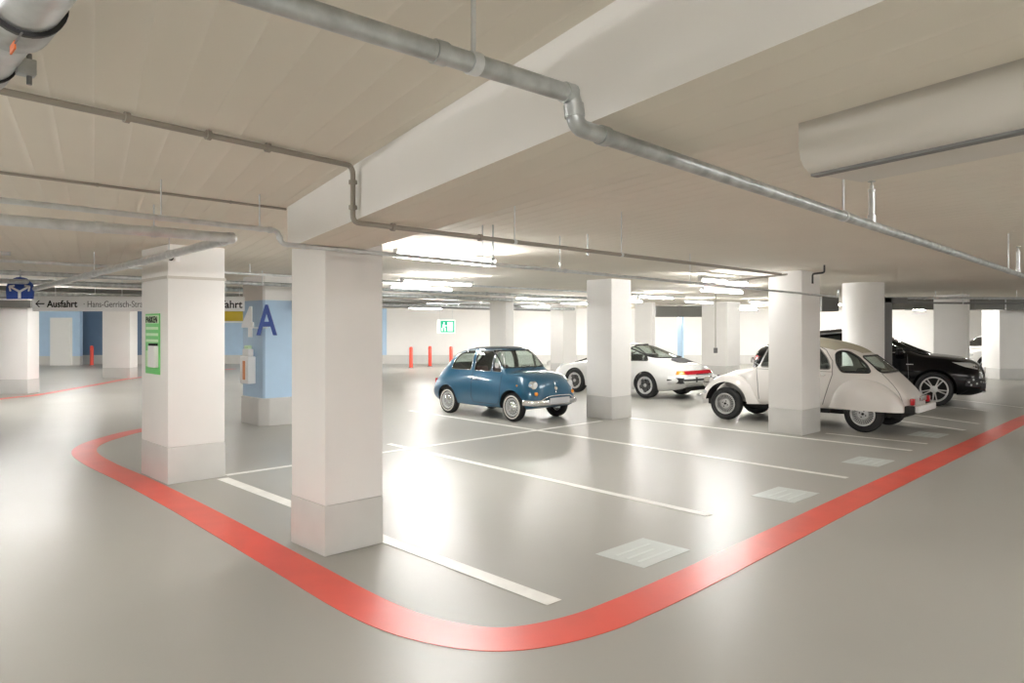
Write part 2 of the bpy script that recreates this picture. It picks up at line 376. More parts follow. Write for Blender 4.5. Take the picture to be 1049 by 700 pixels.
# grey sprinkler line that the lamps follow
lE = Vector((-1.63, 5.03, 0)); far2 = Vector((4.51+.7, 11.25+.71, 2.232))
P3 = [G(-90, 195, 2.375), Vector((-1.63, 5.03, 2.375)), Vector((-1.61, 5.04, 2.285)), Vector((4.52, 11.24, 2.235)), Vector((5.55, 12.28, 2.225)), Vector((5.55, 12.28, 2.34))]
pipe('sprinkler_pipe', 'slim grey pipe crossing in front of the nearest pillar and running right', 'pipe', P3, .017, M['galvL'], bend=.05, collars=[(0, .97), (1, .5), (2, .02), (2, .35), (2, .6)], hang=[(0, .60), (0, .93), (2, .22), (2, .34), (2, .62)], rodr=.005)
# thick drain pipe to the left
eb = G(240, 244, 2.41)
pipe('drain_pipe', 'thick grey pipe from the left edge, angling back past the green sign pillar', 'pipe', [G(-120, 215.5, 2.41), eb, G(36, 296, 2.30)], .038, M['galvL'], bend=.05, collars=[(0, .985), (0, .55), (1, .03), (1, .3), (1, .36), (1, .6)], hang=[(0, .72), (1, .2), (1, .55)], cr=1.14)
# big pipe with clamps at the top left corner
ca = G(25, 20, 2.45)
ca = G(17, 11, 2.45); e = empty('silver_duct', ca, 'large silver pipe with clamps and orange tag in the top left corner', 'pipe')
MB().tube([U*-1.6, U*-.05], .077, 32).build('pipe_run', M['galvL'], e, smooth=60)
MB().tube([U*-.05, U*1.2], .067, 32).build('pipe_run', M['galvL'], e, smooth=60)
MB().tube([U*-.09, U*-.07, U*.05, U*.075], [.080, .086, .086, .072], 32).build('coupling', M['galv'], e, smooth=50)
MB().tube([U*-.098, U*-.084], .0875, 32).build('seal_ring', M['dark'], e, smooth=50)
MB().tube([U*.40, U*.52], .072, 32).build('coupling', M['galv'], e, smooth=50)
MB().tube([U*.395, U*.406], .0735, 32).build('seal_ring', M['dark'], e, smooth=50)
RU = Matrix.Rotation(AU, 4, 'Z')
bk = MB().box((-.02, .0, -.022), (.02, .045, .022), Matrix.Translation(U*.33+V*.055+Vector((0, 0, -.03))) @ RU).build('clamp_bolt', M['galv'], e, bevel=.005)
MB().tube([U*.33+V*.085+Vector((0, 0, -.075)), U*.33+V*.085+Vector((0, 0, .01))], .007, 8).build('bolt', M['galvD'], bk)
tg = MB().box((-.03, -.002, -.010), (.022, .002, .010), Matrix.Translation(U*-.02-V*.01+Vector((0, 0, -.094))) @ RU).build('tag', M['orange'], e)
MB().tube([U*-.12-V*.01+Vector((0, 0, -.090)), U*-.03-V*.01+Vector((0, 0, -.092))], .002, 6).build('wire', M['mid'], tg)
MB().tube([U*-.06-V*.055+Vector((0, 0, -.072)), U*.05-V*.05+Vector((0, 0, -.076))], .006, 8).build('strap', M['signw'], e)
for k in (-.6, 1.0): MB().tube([U*k+Vector((0, 0, .08)), U*k+Vector((0, 0, ZC-2.45))], .007, 8).build('hanger_rod', M['galvL'], e)
# painted duct hung beside the beam
e = empty('air_duct', wpt(-2.35, .56, 2.16), 'pale painted duct with rounded lower edge hanging at upper right', 'duct'); o = Vector(e.location)
prof = [(0, ZC-.002), (0, 2.235), (.008, 2.20), (.025, 2.175), (.055, 2.16), (.30, 2.16), (.33, 2.175), (.347, 2.20), (.355, 2.235), (.355, ZC-.002)]
vs = []
for t in (-2.275, -7.5):
    for s_, z in prof: vs.append(wpt(t, .545+s_, z)-o)
n = len(prof)
MB().add(vs, [(i, i+1, n+i+1, n+i) for i in range(n-1)]+[(n-1, 0, n, 2*n-1), tuple(range(n)), tuple(range(2*n-1, n-1, -1))]).build('casing', M['duct'], e, smooth=40)
MB().add([wpt(-2.275, .60, 2.161)-o, wpt(-7.5, .60, 2.161)-o, wpt(-7.5, .63, 2.161)-o, wpt(-2.275, .63, 2.161)-o, wpt(-2.275, .60, 2.152)-o, wpt(-7.5, .60, 2.152)-o, wpt(-7.5, .63, 2.152)-o, wpt(-2.275, .63, 2.152)-o],
         [(0,3,2,1),(4,5,6,7),(0,1,5,4),(1,2,6,5),(2,3,7,6),(3,0,4,7)]).build('seam_strip', M['mid'], e)

# pipes, cable trays and ducts farther off, all running with the grid
for (u, v0, v1, z, r, m, lab, hh) in (
    (4.55, -12, -1.2, 2.50, .022, 'galvL', 'pale pipe under the ceiling beyond the green sign pillar, left side', (.45, .6, .75, .9)),
    (6.2, -12, 12, 2.40, .03, 'galv', 'grey pipe along the ceiling in front of the blue pillar', (.3, .45, .6, .75)),
    (5.2, -12, 13, 2.47, .018, 'galvL', 'slim pale pipe high behind the nearest pillar', (.35, .55, .7)),
    (8.6, -14, 14, 2.42, .04, 'galv', 'thick grey pipe crossing the ceiling beyond the blue pillar', (.4, .6)),
    (11.5, -16, 16, 2.34, .05, 'galv', 'thick pipe low under the far ceiling, centre', (.4, .6)),
    (14.5, -16, 18, 2.40, .05, 'galvD', 'dark pipe under the far ceiling toward the exit sign', (.5,))):
    a, b = UV(u, v0, z), UV(u, v1, z); L = [a, b]
    if a.x < X0+.3: L[0] = a.lerp(b, (X0+.3-a.x)/(b.x-a.x))
    if b.y > Y1-.2: L[1] = a.lerp(b, (Y1-.2-a.y)/(b.y-a.y))
    pipe('ceiling_pipe', lab, 'pipe', L, r, M[m], bend=0, hang=[(0, h) for h in hh], seg=10, rodr=.008, collars=[(0, .2), (0, .5), (0, .8)])
def tray(u, v0, v1, z, w, h, m, lab):
    a, b = UV(u, v0, z), UV(u, v1, z)
    if a.x < X0+.4: a = a.lerp(b, (X0+.4-a.x)/(b.x-a.x))
    if b.y > Y1-.3: b = a.lerp(b, (Y1-.3-a.y)/(b.y-a.y))
    e = empty('cable_tray', a, lab, 'cable tray', rz=AV); L = (b-a).length
    t = MB(); t.box((0, 0, 0), (L, w, .006)); t.box((0, 0, 0), (L, .006, h)); t.box((0, w-.006, 0), (L, w, h)); t.build('channel', M[m], e)
    c = MB(); 
    for k in range(5): c.tube([(0, .04+k*(w-.08)/4, .025), (L, .04+k*(w-.08)/4, .025)], .014, 6)
    c.build('cables', M['dark'], e)['kind'] = 'stuff'
    k = 1.2
    while k < L:
        MB().box((k-.015, -.01, -.012), (k+.015, w+.01, 0)).build('bracket', M['galvL'], e)
        MB().tube([(k, -.006, -.01), (k, -.006, ZC-z)], .006, 6).build('hanger_rod', M['galvL'], e); k += 5.0
tray(5.55, -12, -1.5, 2.52, .3, .07, 'tray', 'cable tray left of the green sign pillar, high up')
tray(4.9, -13, -2.6, 2.50, .3, .07, 'tray', 'cable tray crossing above the blue pillar')
tray(10.9, -15, 14, 2.38, .35, .08, 'tray', 'long cable tray across the far ceiling above the exit sign board')
tray(13.0, -15, 16, 2.36, .35, .08, 'tray', 'farthest cable tray, beyond the blue car')
# air duct boxes near the round pillar
def ductbox(p, L, w, h, rz, lab):
    p = Vector(p); e = empty('air_duct', p, lab, 'duct', rz=rz)
    for k in (.12, L-.12): MB().tube([(k, w/2, h), (k, w/2, ZC-p[2])], .01, 8).build('hanger_rod', M['galvL'], e)
    MB().box((0, 0, 0), (L, w, h)).build('casing', M['tray'], e, bevel=.01)
    k = .9
    while k < L-.1:
        MB().box((k-.02, -.015, -.015), (k+.02, w+.015, h+.01)).build('flange', M['galvL'] if int(k) % 2 else M['galvD'], e); k += .9
    return e
ductbox(Vector((*pxat(906, 21.5), 2.25)), 4.3, .5, .31, .0, 'grey duct below the ceiling beyond the black car')
ductbox(Vector((*pxat(1005, 22.6), 2.27)), 5.0, .6, .28, .0, 'grey duct below the ceiling at the right edge')
ductbox(Vector((*pxat(842, 19.5), 2.15)), .46, .5, .40, .0, 'short dark duct end visible left of the round pillar')
ductbox(Vector((*pxat(672, 27.5), 2.12)), 1.9, .5, .42, .0, 'grey duct above the roof of the white sports car')
pipe('ceiling_pipe', 'long slim pipe across the ceiling beyond the round pillar', 'pipe', [Vector((*pxat(903, 17.6), 2.43)), Vector((*pxat(1180, 17.6), 2.41))], .028, M['galvL'], bend=0, seg=10, hang=[(0, .2), (0, .5)], collars=[(0, .16), (0, .4)])
pipe('ceiling_pipe', 'dark pipe just under the long slim pipe at right', 'pipe', [Vector((*pxat(903, 18.4), 2.34)), Vector((*pxat(1180, 18.4), 2.31))], .025, M['galvD'], bend=0, seg=10, hang=[(0, .3)])
pipe('ceiling_pipe', 'dark pipe crossing from the lamps to the pillar before the cream car', 'pipe', [G(722, 291.5, 2.33), G(806, 281, 2.33)], .012, M['conduit'], bend=0, seg=10, collars=[(0, .5)])
# dark downpipe against round pillar
e = empty('downpipe', Vector((*pxat(909, 15.1), 0)), 'dark grey downpipe guard against the right side of the round pillar', 'pipe')
MB().box((-.08, -.05, .35), (.08, .08, 2.33)).build('guard', M['mid'], e, bevel=.01)
MB().box((-.08, -.05, 2.22), (.40, .08, 2.33)).build('arm', M['mid'], e, bevel=.01)
MB().box((-.13, -.06, 0), (.13, .09, .35)).build('foot', M['plinth'], e, bevel=.01)

# ------------------------------------------------------------------ lamps
def lamp(c, L, rz, label, group=None, twin=False, z=2.46):
    e = empty('fluorescent_lamp', (c[0], c[1], z), label, 'lamp', rz=rz, group=group)
    MB().box((-L/2-.03, -.035, .035), (L/2+.03, .035, .085)).build('housing', M['lamp_body'], e, bevel=.008)
    for sy in ((-.05, .05) if twin else (0,)):
        MB().tube([(-L/2, sy, .015), (L/2, sy, .015)], .018, 12).build('tube', M['tube'], e)
    for sx in (-1, 1):
        MB().box((sx*L/2-.02, -.03, -.006), (sx*L/2+.02, .03, .04)).build('end_cap', M['lamp_body'], e)
        MB().tube([(sx*L*.35, 0, .08), (sx*L*.35, 0, ZC-z)], .005, 6).build('hanger_rod', M['galvL'], e)
    return e
def lampix(px0, py0, px1, py1, label, z=2.46, **k):
    a, b = G(px0, py0, z), G(px1, py1, z)
    d = b-a; return lamp((a+b)/2, d.length, math.atan2(d.y, d.x), label, z=z, **k)
lampix(407, 263, 505, 272.5, 'bright tube lamp hanging just right of the nearest pillar', twin=True)
def lampat(px, Y, L, label, rz=AV, **k): return lamp(pxat(px, Y), L, rz, label, **k)
lampat(449, 12.6, 1.5, 'second row tube lamp behind the first bright one')
lampat(432, 14.8, 1.5, 'third tube lamp in the row right of the nearest pillar', twin=True)
lampat(412, 17.5, 1.5, 'fourth tube lamp partly behind the nearest pillar')
lampat(455, 23, 1.5, 'far tube lamp above the green exit sign')
lampat(548, 20.5, 1.5, 'bright tube lamp above the roof of the blue car', twin=True)
lampat(548, 26, 1.5, 'farther tube lamp above the blue car')
lampat(590, 23, 1.5, 'tube lamp just left of the pillar beside the blue car')
lampat(672, 18.5, 1.5, 'tube lamp right of the pillar beside the blue car')
lampat(742, 12.2, 1.5, 'tube lamp under the pipes left of the pillar before the cream car')
lampat(740, 15.4, 1.5, 'brightest tube lamp above the white sports car', twin=True)
lampat(716, 22, 1.5, 'farther tube lamp over the white sports car')
lampat(780, 22.5, 1.5, 'tube lamp seen left of the pillar before the cream car')
lampat(852, 24, 1.5, 'tube lamp seen left of the round pillar')
lampat(915, 26, 1.5, 'tube lamp just right of the round pillar')
lampat(960, 25, 1.5, 'tube lamp above the bonnet of the black car')
lampat(1008, 27, 1.5, 'tube lamp near the right edge above the white car')
lampat(22, 14.6, 1.5, 'bright tube lamp behind the blue arrow sign at left', twin=True)
lampat(60, 17, 1.5, 'tube lamp above the white exit sign board', twin=True)
lampat(70, 28, 1.5, 'far tube lamp below the exit sign board')
lampat(125, 28, 1.5, 'far tube lamp over the red bollard')
lampat(270, 26, 1.5, 'far tube lamp behind the blue pillar')
for px, Y, lab in ((436, 29, 'added far tube lamp close to the back wall above the bollards'), (505, 30, 'added far tube lamp behind the pillar over the blue car'), (566, 31, 'added far tube lamp near the back wall above the blue car'),
                   (632, 30, 'added far tube lamp hidden behind the pillar beside the blue car'), (700, 30.5, 'added far tube lamp by the narrow pale blue pillar'), (765, 30, 'added far tube lamp near the back wall behind the black car'),
                   (830, 30, 'added far tube lamp behind the pillar before the cream car'), (900, 31, 'added far tube lamp behind the round pillar'), (940, 31, 'added far tube lamp past the windscreen of the black car'), (985, 31, 'added far tube lamp behind the pale pillar over the black bonnet'),
                   (10, 24, 'added tube lamp over the white door at the far left'), (200, 22, 'added far tube lamp hidden behind the green sign pillar'), (330, 20, 'added tube lamp hidden behind the nearest pillar'), (340, 30, 'added far lamp hidden behind the nearest pillar'),
                   (640, 21, 'added tube lamp over the nose of the white sports car')):
    lampat(px, Y, 1.5, lab, twin=True)  # lamps added to brighten the far walls, several hidden behind pillars
# lamps outside the picture, behind and beside the camera
for i, (x, y) in enumerate(((-4.6, 3.2), (-6.5, .2), (-7.2, 5.2), (-3.2, -2.0), (.5, -2.2), (4.5, -1.5), (4.9, 2.2), (9, 6), (-9.5, 2), (9, 1), (-1.5, -5.5), (5, -5.5), (14, 8), (17, 14), (-20, 19), (20, 20), (27, 24), (-22, 28), (24, 12))):
    lamp((x, y), 1.5, AV, 'tube lamp outside the picture, one of those around and behind the camera', group='lamps outside the picture', twin=True)

# ------------------------------------------------------------------ signs and small fittings
def pill_face_pt(P, along_mu, z): return P
# green parking sign on left face of pillar B (face runs from PB along U)
a = PB + U*.70
e = empty('parking_sign', Vector((a.x, a.y, 1.2))-V*.012, 'green parking sign with lettering on the left face of the pillar', 'sign', rz=AU)
w = .47; z1, z0 = .66, -.02
MB().box((0, 0, z0), (w, .01, z1)).build('board', M['green'], e, bevel=.003)
MB().box((.02, -.003, .55), (w-.02, 0, .64)).build('header', M['greenP'], e)
text_mesh('lettering', 'PARKEN', .105, M['black'], e, (.035, -.006, .557), .002, .0, .98)
for k in range(3): MB().box((.03, -.003, .48-k*.07), (w-.04, 0, .51-k*.07)).build('text_row', M['greenP'], e)
MB().box((.03, -.003, .06), (.14, 0, .24)).build('text_row', M['greenP'], e)
bx_ = MB().box((.24, -.05, .06), (w-.03, 0, .30)).build('leaflet_box', M['signw'], e, bevel=.006)
MB().box((.25, -.045, .30), (w-.04, -.005, .325)).build('box_mouth', M['black'], bx_)
# blue pillar letters
a = BP
e4 = empty('letter_sign', Vector((-4.50, 12.06, 1.56)), 'tall pale figure 4 mounted on the blue pillar', 'sign', rz=-.3)
text_mesh('figure', '4', .70, M['lgrey'], e4, (0, 0, 0), .02, .014, .62)
eA = empty('letter_sign', Vector((-4.27, 12.10, 1.585)), 'dark blue letter A mounted on the blue pillar', 'sign', rz=.1)
text_mesh('letter', 'A', .72, M['navy'], eA, (.0, 0, 0), .02, .010, .66)
for d_, o_ in ((e4, U*.0), (eA, V*.0)):
    MB().tube([(.12, 0, .14), (.12, .75, .14)], .008, 6).build('standoff', M['galvL'], d_)
e = empty('extinguisher_box', Vector((a.x, a.y, .72))+U*.62-V*.15, 'white box with orange print hanging on the blue pillar below the 4', 'box', rz=AU)
MB().box((0, 0, 0), (.34, .14, .48)).build('case', M['signw'], e, bevel=.015)
MB().box((.12, -.003, .07), (.22, .0, .40)).build('print', mat('box_print', (.75, .28, .10), .5), e)
MB().box((.05, .02, .48), (.30, .12, .61)).build('upper_case', M['signw'], e, bevel=.02)
MB().box((.10, .03, .61), (.26, .11, .67)).build('cap', M['greenP'], e, bevel=.02)
e = empty('wall_lamp', Vector((a.x, a.y, 2.1))+V*.56-U*.11, 'small dark lamp bracket high on the blue pillar', 'lamp', rz=AV)
MB().lathe([(.02, 0), (.09, -.02), (.07, -.16), (.02, -.18)], (0, 0, .1), seg=16).build('shade', M['mid'], e)
MB().tube([(0, 0, .05), (0, .12, .12)], .012, 8).build('arm', M['mid'], e)
# hanging exit board
Yb = 13.0
a = Vector((*pxat(33, Yb), H-(319-HY)/F*Yb)); wB = (290-33)/F*Yb; hB = .27
e = empty('exit_board', a, 'long white hanging sign board with arrow and exit lettering', 'sign')
MB().box((0, 0, 0), (wB, .06, hB)).build('board', M['signw'], e, bevel=.01)
text_mesh('lettering', 'Ausfahrt', .17, M['black'], e, (.27, -.004, .075), .002, .004, .92)
text_mesh('street_lettering', '· Hans-Gerrisch-Straße', .16, M['mid'], e, (.92, -.004, .075), .002, 0, .80)
ar = MB(); ar.box((.08, -.005, .125), (.22, 0, .145))
for s_ in (1, -1): ar.prism([(.06, 0), (.08, 0), (.14, .06), (.12, .06)], 0, .005, Matrix.Translation((0, 0, .135)) @ Matrix.Diagonal((1, 1, s_, 1)) @ Matrix.Rotation(math.pi/2, 4, 'X'))
ar.build('arrow', M['black'], e)
text_mesh('end_lettering', 'fahrt P', .19, M['black'], e, (3.42, -.004, .06), .002, .003, 1)
for k in (.4, 1.6, 2.6, 4.0): MB().tube([(k, .03, hB), (k, .03, ZC-a.z)], .006, 6).build('hanger_rod', M['galvL'], e)
Yb = 13.6; a = Vector((*pxat(224, Yb), H-(329-HY)/F*Yb))
e = empty('yellow_sign', a, 'yellow sign hanging under the exit board left of the blue pillar', 'sign')
MB().box((0, 0, 0), (.50, .05, .19)).build('board', M['yellow'], e, bevel=.006)
MB().box((0, -.002, -.035), (.50, .052, -.004)).build('lower_rail', M['signw'], e)
for k in (.12, .38): MB().tube([(k, .025, .19), (k, .025, ZC-a.z)], .004, 6).build('hanger_rod', M['galvL'], e)
# blue arrow sign
Yb = 11.3; a = Vector((*pxat(20, Yb), H-(306.5-HY)/F*Yb))
e = empty('arrow_sign', a, 'navy blue domed sign with white forked arrow at left', 'sign'); e.scale = (.64, .64, .64)
pl = [(-.32, 0), (.32, 0), (.335, .2)]+[(.335*math.cos(t), .22+.32*math.sin(t)) for t in [math.pi*k/14 for k in range(0, 15)]]+[(-.335, .2)]
RX = Matrix.Rotation(math.pi/2, 4, 'X')
MB().prism(pl, 0, .05, Matrix.Translation((0, .05, 0)) @ RX).build('board', M['navy'], e)
am = MB()
def strip2(pts, w_, mb):
    for (x0, z0_), (x1, z1_) in zip(pts, pts[1:]):
        d = Vector((x1-x0, z1_-z0_)).normalized(); nx, nz = -d.y*w_/2, d.x*w_/2
        mb.prism([(x0+nx, z0_+nz), (x1+nx, z1_+nz), (x1-nx, z1_-nz), (x0-nx, z0_-nz)], 0, .006, Matrix.Translation((0, 0, 0)) @ RX)
strip2([(0, .02), (0, .20)], .07, am); strip2([(0, .18), (-.22, .30)], .05, am); strip2([(0, .18), (.22, .30)], .05, am)
for s_ in (-1, 1): strip2([(s_*.12, .33), (s_*.25, .31), (s_*.22, .19)], .04, am)
am.build('arrow', M['signw'], e)
MB().tube([(0, .03, .53), (0, .03, (ZC-a.z)/.64)], .02, 8).build('hanger_rod', M['galv'], e)
struct('trim_2', MB().box((-16, 18.3, 2.22), (-12.2, 19.6, 2.40)), M['tray'])
# green exit sign
Yb = 27; a = Vector((*pxat(448, Yb), H-(341.5-HY)/F*Yb))
e = empty('emergency_exit_sign', a, 'green and white emergency exit sign hanging at the far end', 'sign')
MB().box((0, 0, 0), (.66, .06, .50)).build('board', M['exitw'], e)
g = MB(); g.box((.12, -.004, .03), (.64, 0, .47)); g.build('green_field', M['greenE'], e)
g = MB(); g.box((.38, -.008, .08), (.58, -.004, .42)); g.build('door_symbol', M['exitw'], e)
g = MB(); g.lathe([(.03, -.008), (.03, -.004)], (.25, 0, .38), 'Y', 12); g.box((.20, -.008, .20), (.28, -.004, .33)); g.box((.16, -.008, .08), (.21, -.004, .20)); g.box((.26, -.008, .08), (.32, -.004, .20)); g.box((.28, -.008, .26), (.35, -.004, .30)); g.build('running_figure', M['exitw'], e)
for k in (.1, .56): MB().tube([(k, .03, .5), (k, .03, ZC-a.z)], .006, 6).build('hanger_rod', M['galvL'], e)
# bollards
for px, py, lab in ((421, 377, 'red bollard left of the pair near the exit sign'), (440.5, 375.5, 'red bollard in the middle, under the exit sign'), (462, 376, 'red bollard partly behind the blue car roof'), (94, 374.5, 'red bollard against the dark blue wall at left'), (92, 373.8, None)):
    if lab is None: continue
    p = G(px, py); e = empty('bollard', p, lab, 'bollard')
    MB().lathe([(.075, .02), (.075, .84), (.06, .88), (.02, .90)], seg=20).build('post', M['bollard'], e)
    MB().lathe([(.12, 0), (.12, .015), (.08, .02)], seg=20).build('base_plate', M['mid'], e)
# white door in the blue wall and angled piece of wall
struct('door_1', MB().box(( -20.85, 32.6, 0), (-19.95, 32.7, 2.1)).box((-20.9, 32.68, 0), (-19.9, 32.72, 2.16)), M['door'])
lw = MB(); lw.use(M['blue']).box((-24, 32.7, .42), (-19.55, 32.9, ZC)); lw.use(M['plinth']).box((-24, 32.7, 0), (-19.55, 32.9, .42)); struct('wall_recess', lw)
bpy.data.objects['door_1']['kind'] = 'structure'
# pale blue far pillar, pull switch
pillar(pxat(699, 30), .25, .12, 'narrow pale blue pillar far behind the white sports car', m=M['blue'])
e = empty('pull_switch', Vector((*pxat(733, 19.5), 1.02)), 'small grey switch box hanging on a cable behind the white cars', 'switch')
MB().box((-.05, -.03, 0), (.05, .03, .14)).build('box', M['mid'], e, bevel=.01)
MB().tube([(0, 0, .14), (0, 0, ZC-1.02)], .012, 8).build('cable', M['conduit'], e)
# camera on the pipe junction by pillar B + small sprinkler tips
e = empty('camera_housing', G(181, 264, 2.41)+Vector((0, -.16, -.02)), 'small white camera with dark lens clipped to the thick pipe', 'camera')
MB().box((-.07, 0, -.03), (.06, .10, .035)).build('housing', M['signw'], e, bevel=.008)
MB().lathe([(.026, -.006), (.026, .0)], (.02, 0, 0), 'Y', 16).build('lens', M['black'], e)
e = empty('ceiling_sprinkler', G(836, 285, 2.42), 'small dark sprinkler elbow at the top of the pillar before the cream car', 'sprinkler')
MB().tube([(-.05, 0, -.08), (-.05, 0, .06), (.12, 0, .08), (.12, 0, .19)], .014, 8, bend=.03).build('elbow', M['dark'], e)
# tall sprinkler risers under the white-lit ceiling
for px, py, z_, lab in ((602, 262, 2.40, 'small sprinkler drop above the blue car, right of the first lamp'), (505, 270, 2.27, 'pipe fitting at the right end of the first bright lamp')):
    e = empty('sprinkler_drop', G(px, py, z_), lab, 'sprinkler')
    MB().lathe([(.012, 0), (.012, .03), (.018, .032), (.018, .05), (.007, .055), (.007, ZC-z_)], seg=12).build('drop', M['galv'], e)

# ------------------------------------------------------------------ cars
M['lining'] = mat('grey_lining', (.16, .15, .14), .8); M['liningL'] = mat('pale_lining', (.50, .48, .44), .8)
def pchip(keys):
    xs = [k[0] for k in keys]; ys = [k[1] for k in keys]; n = len(xs)
    d = [(ys[i+1]-ys[i])/(xs[i+1]-xs[i]) for i in range(n-1)]
    m = [d[0]]+[0 if d[i-1]*d[i] <= 0 else 2*d[i-1]*d[i]/(d[i-1]+d[i]) for i in range(1, n-1)]+[d[-1]]
    def f(x):
        if x <= xs[0]: return ys[0]
        if x >= xs[-1]: return ys[-1]
        i = max(j for j in range(n-1) if xs[j] <= x); h = xs[i+1]-xs[i]; t = (x-xs[i])/h
        return (2*t**3-3*t*t+1)*ys[i]+(t**3-2*t*t+t)*h*m[i]+(-2*t**3+3*t*t)*ys[i+1]+(t**3-t*t)*h*m[i+1]
    return f
def mkbody(P, n=70, inset=0, xr=None, zfloor=None):
    fn = {k: pchip(v) for k, v in P.items()}
    xa, xb = P['zt'][0][0], P['zt'][-1][0]
    if xr: xa, xb = xr
    xs = [xa+(xb-xa)*(.5-.5*math.cos(math.pi*(i/(n-1))))*.5+(xb-xa)*(i/(n-1))*.5 for i in range(n)]
    V_, F_ = [], []; ring = None
    for x in xs:
        g = {k: f(x) for k, f in fn.items()}
        zb, zm, zs, zt = g['zb'], g['zm'], g['zs'], g['zt']-inset
        wb, wm, ws, wt = g['wb']-inset, g['wm']-inset, g['ws']-inset, g['wt']-inset
        if zfloor is not None: zb = zfloor; zm = max(zm, zfloor+.05)
        e = g['e']; pts = [(0, zb), (wb*.5, zb), (wb, zb)]
        for k in range(1, 7):
            a = k/6*math.pi/2; pts.append((wb+(wm-wb)*math.sin(a)**.7, zb+(zm-zb)*(1-math.cos(a))))
        for k in range(1, 6):
            t = k/5; pts.append((wm+(ws-wm)*t**1.8, zm+(zs-zm)*t))
        for k in range(1, 13):
            a = k/12*math.pi/2; c_, s_ = max(math.cos(a), 0)**(2/e), math.sin(a)**(2/e)
            if k == 12: c_, s_ = 0, 1
            pts.append((c_*(ws+(wt-ws)*s_), zs+(zt-zs)*s_))
        full = pts+[(-y, z) for y, z in pts[-2:0:-1]]; ring = len(full)
        V_ += [Vector((x, y, z)) for y, z in full]
    for i in range(len(xs)-1):
        for k in range(ring): F_.append((i*ring+k, i*ring+(k+1) % ring, (i+1)*ring+(k+1) % ring, (i+1)*ring+k))
    F_ += [tuple(range(ring-1, -1, -1)), tuple((len(xs)-1)*ring+k for k in range(ring))]
    return V_, F_
def chaikin(p, n=2):
    p = [Vector(q) for q in p]
    for _ in range(n):
        p = [r for i in range(len(p)) for r in (p[i]*.75+p[(i+1) % len(p)]*.25, p[i]*.25+p[(i+1) % len(p)]*.75)]
    return p
def rc(p, r=.05, n=5):
    p = [Vector(q) for q in p]; out = []; N = len(p)
    for i in range(N):
        a, b, c = p[i-1], p[i], p[(i+1) % N]; d1, d2 = a-b, c-b; k = min(r, d1.length*.45, d2.length*.45)
        p1, p2 = b+d1.normalized()*k, b+d2.normalized()*k
        out += [p1*(1-t)**2+b*2*t*(1-t)+p2*t*t for t in [j/(n-1) for j in range(n)]]
    return out
def dense(p, step=.06, closed=True):
    out = []; n = len(p)
    for i in range(n if closed else n-1):
        a, b = Vector(p[i]), Vector(p[(i+1) % n]); k = max(1, int((b-a).length/step))
        out += [a.lerp(b, j/k) for j in range(k)]
    if not closed: out.append(Vector(p[-1]))
    return out
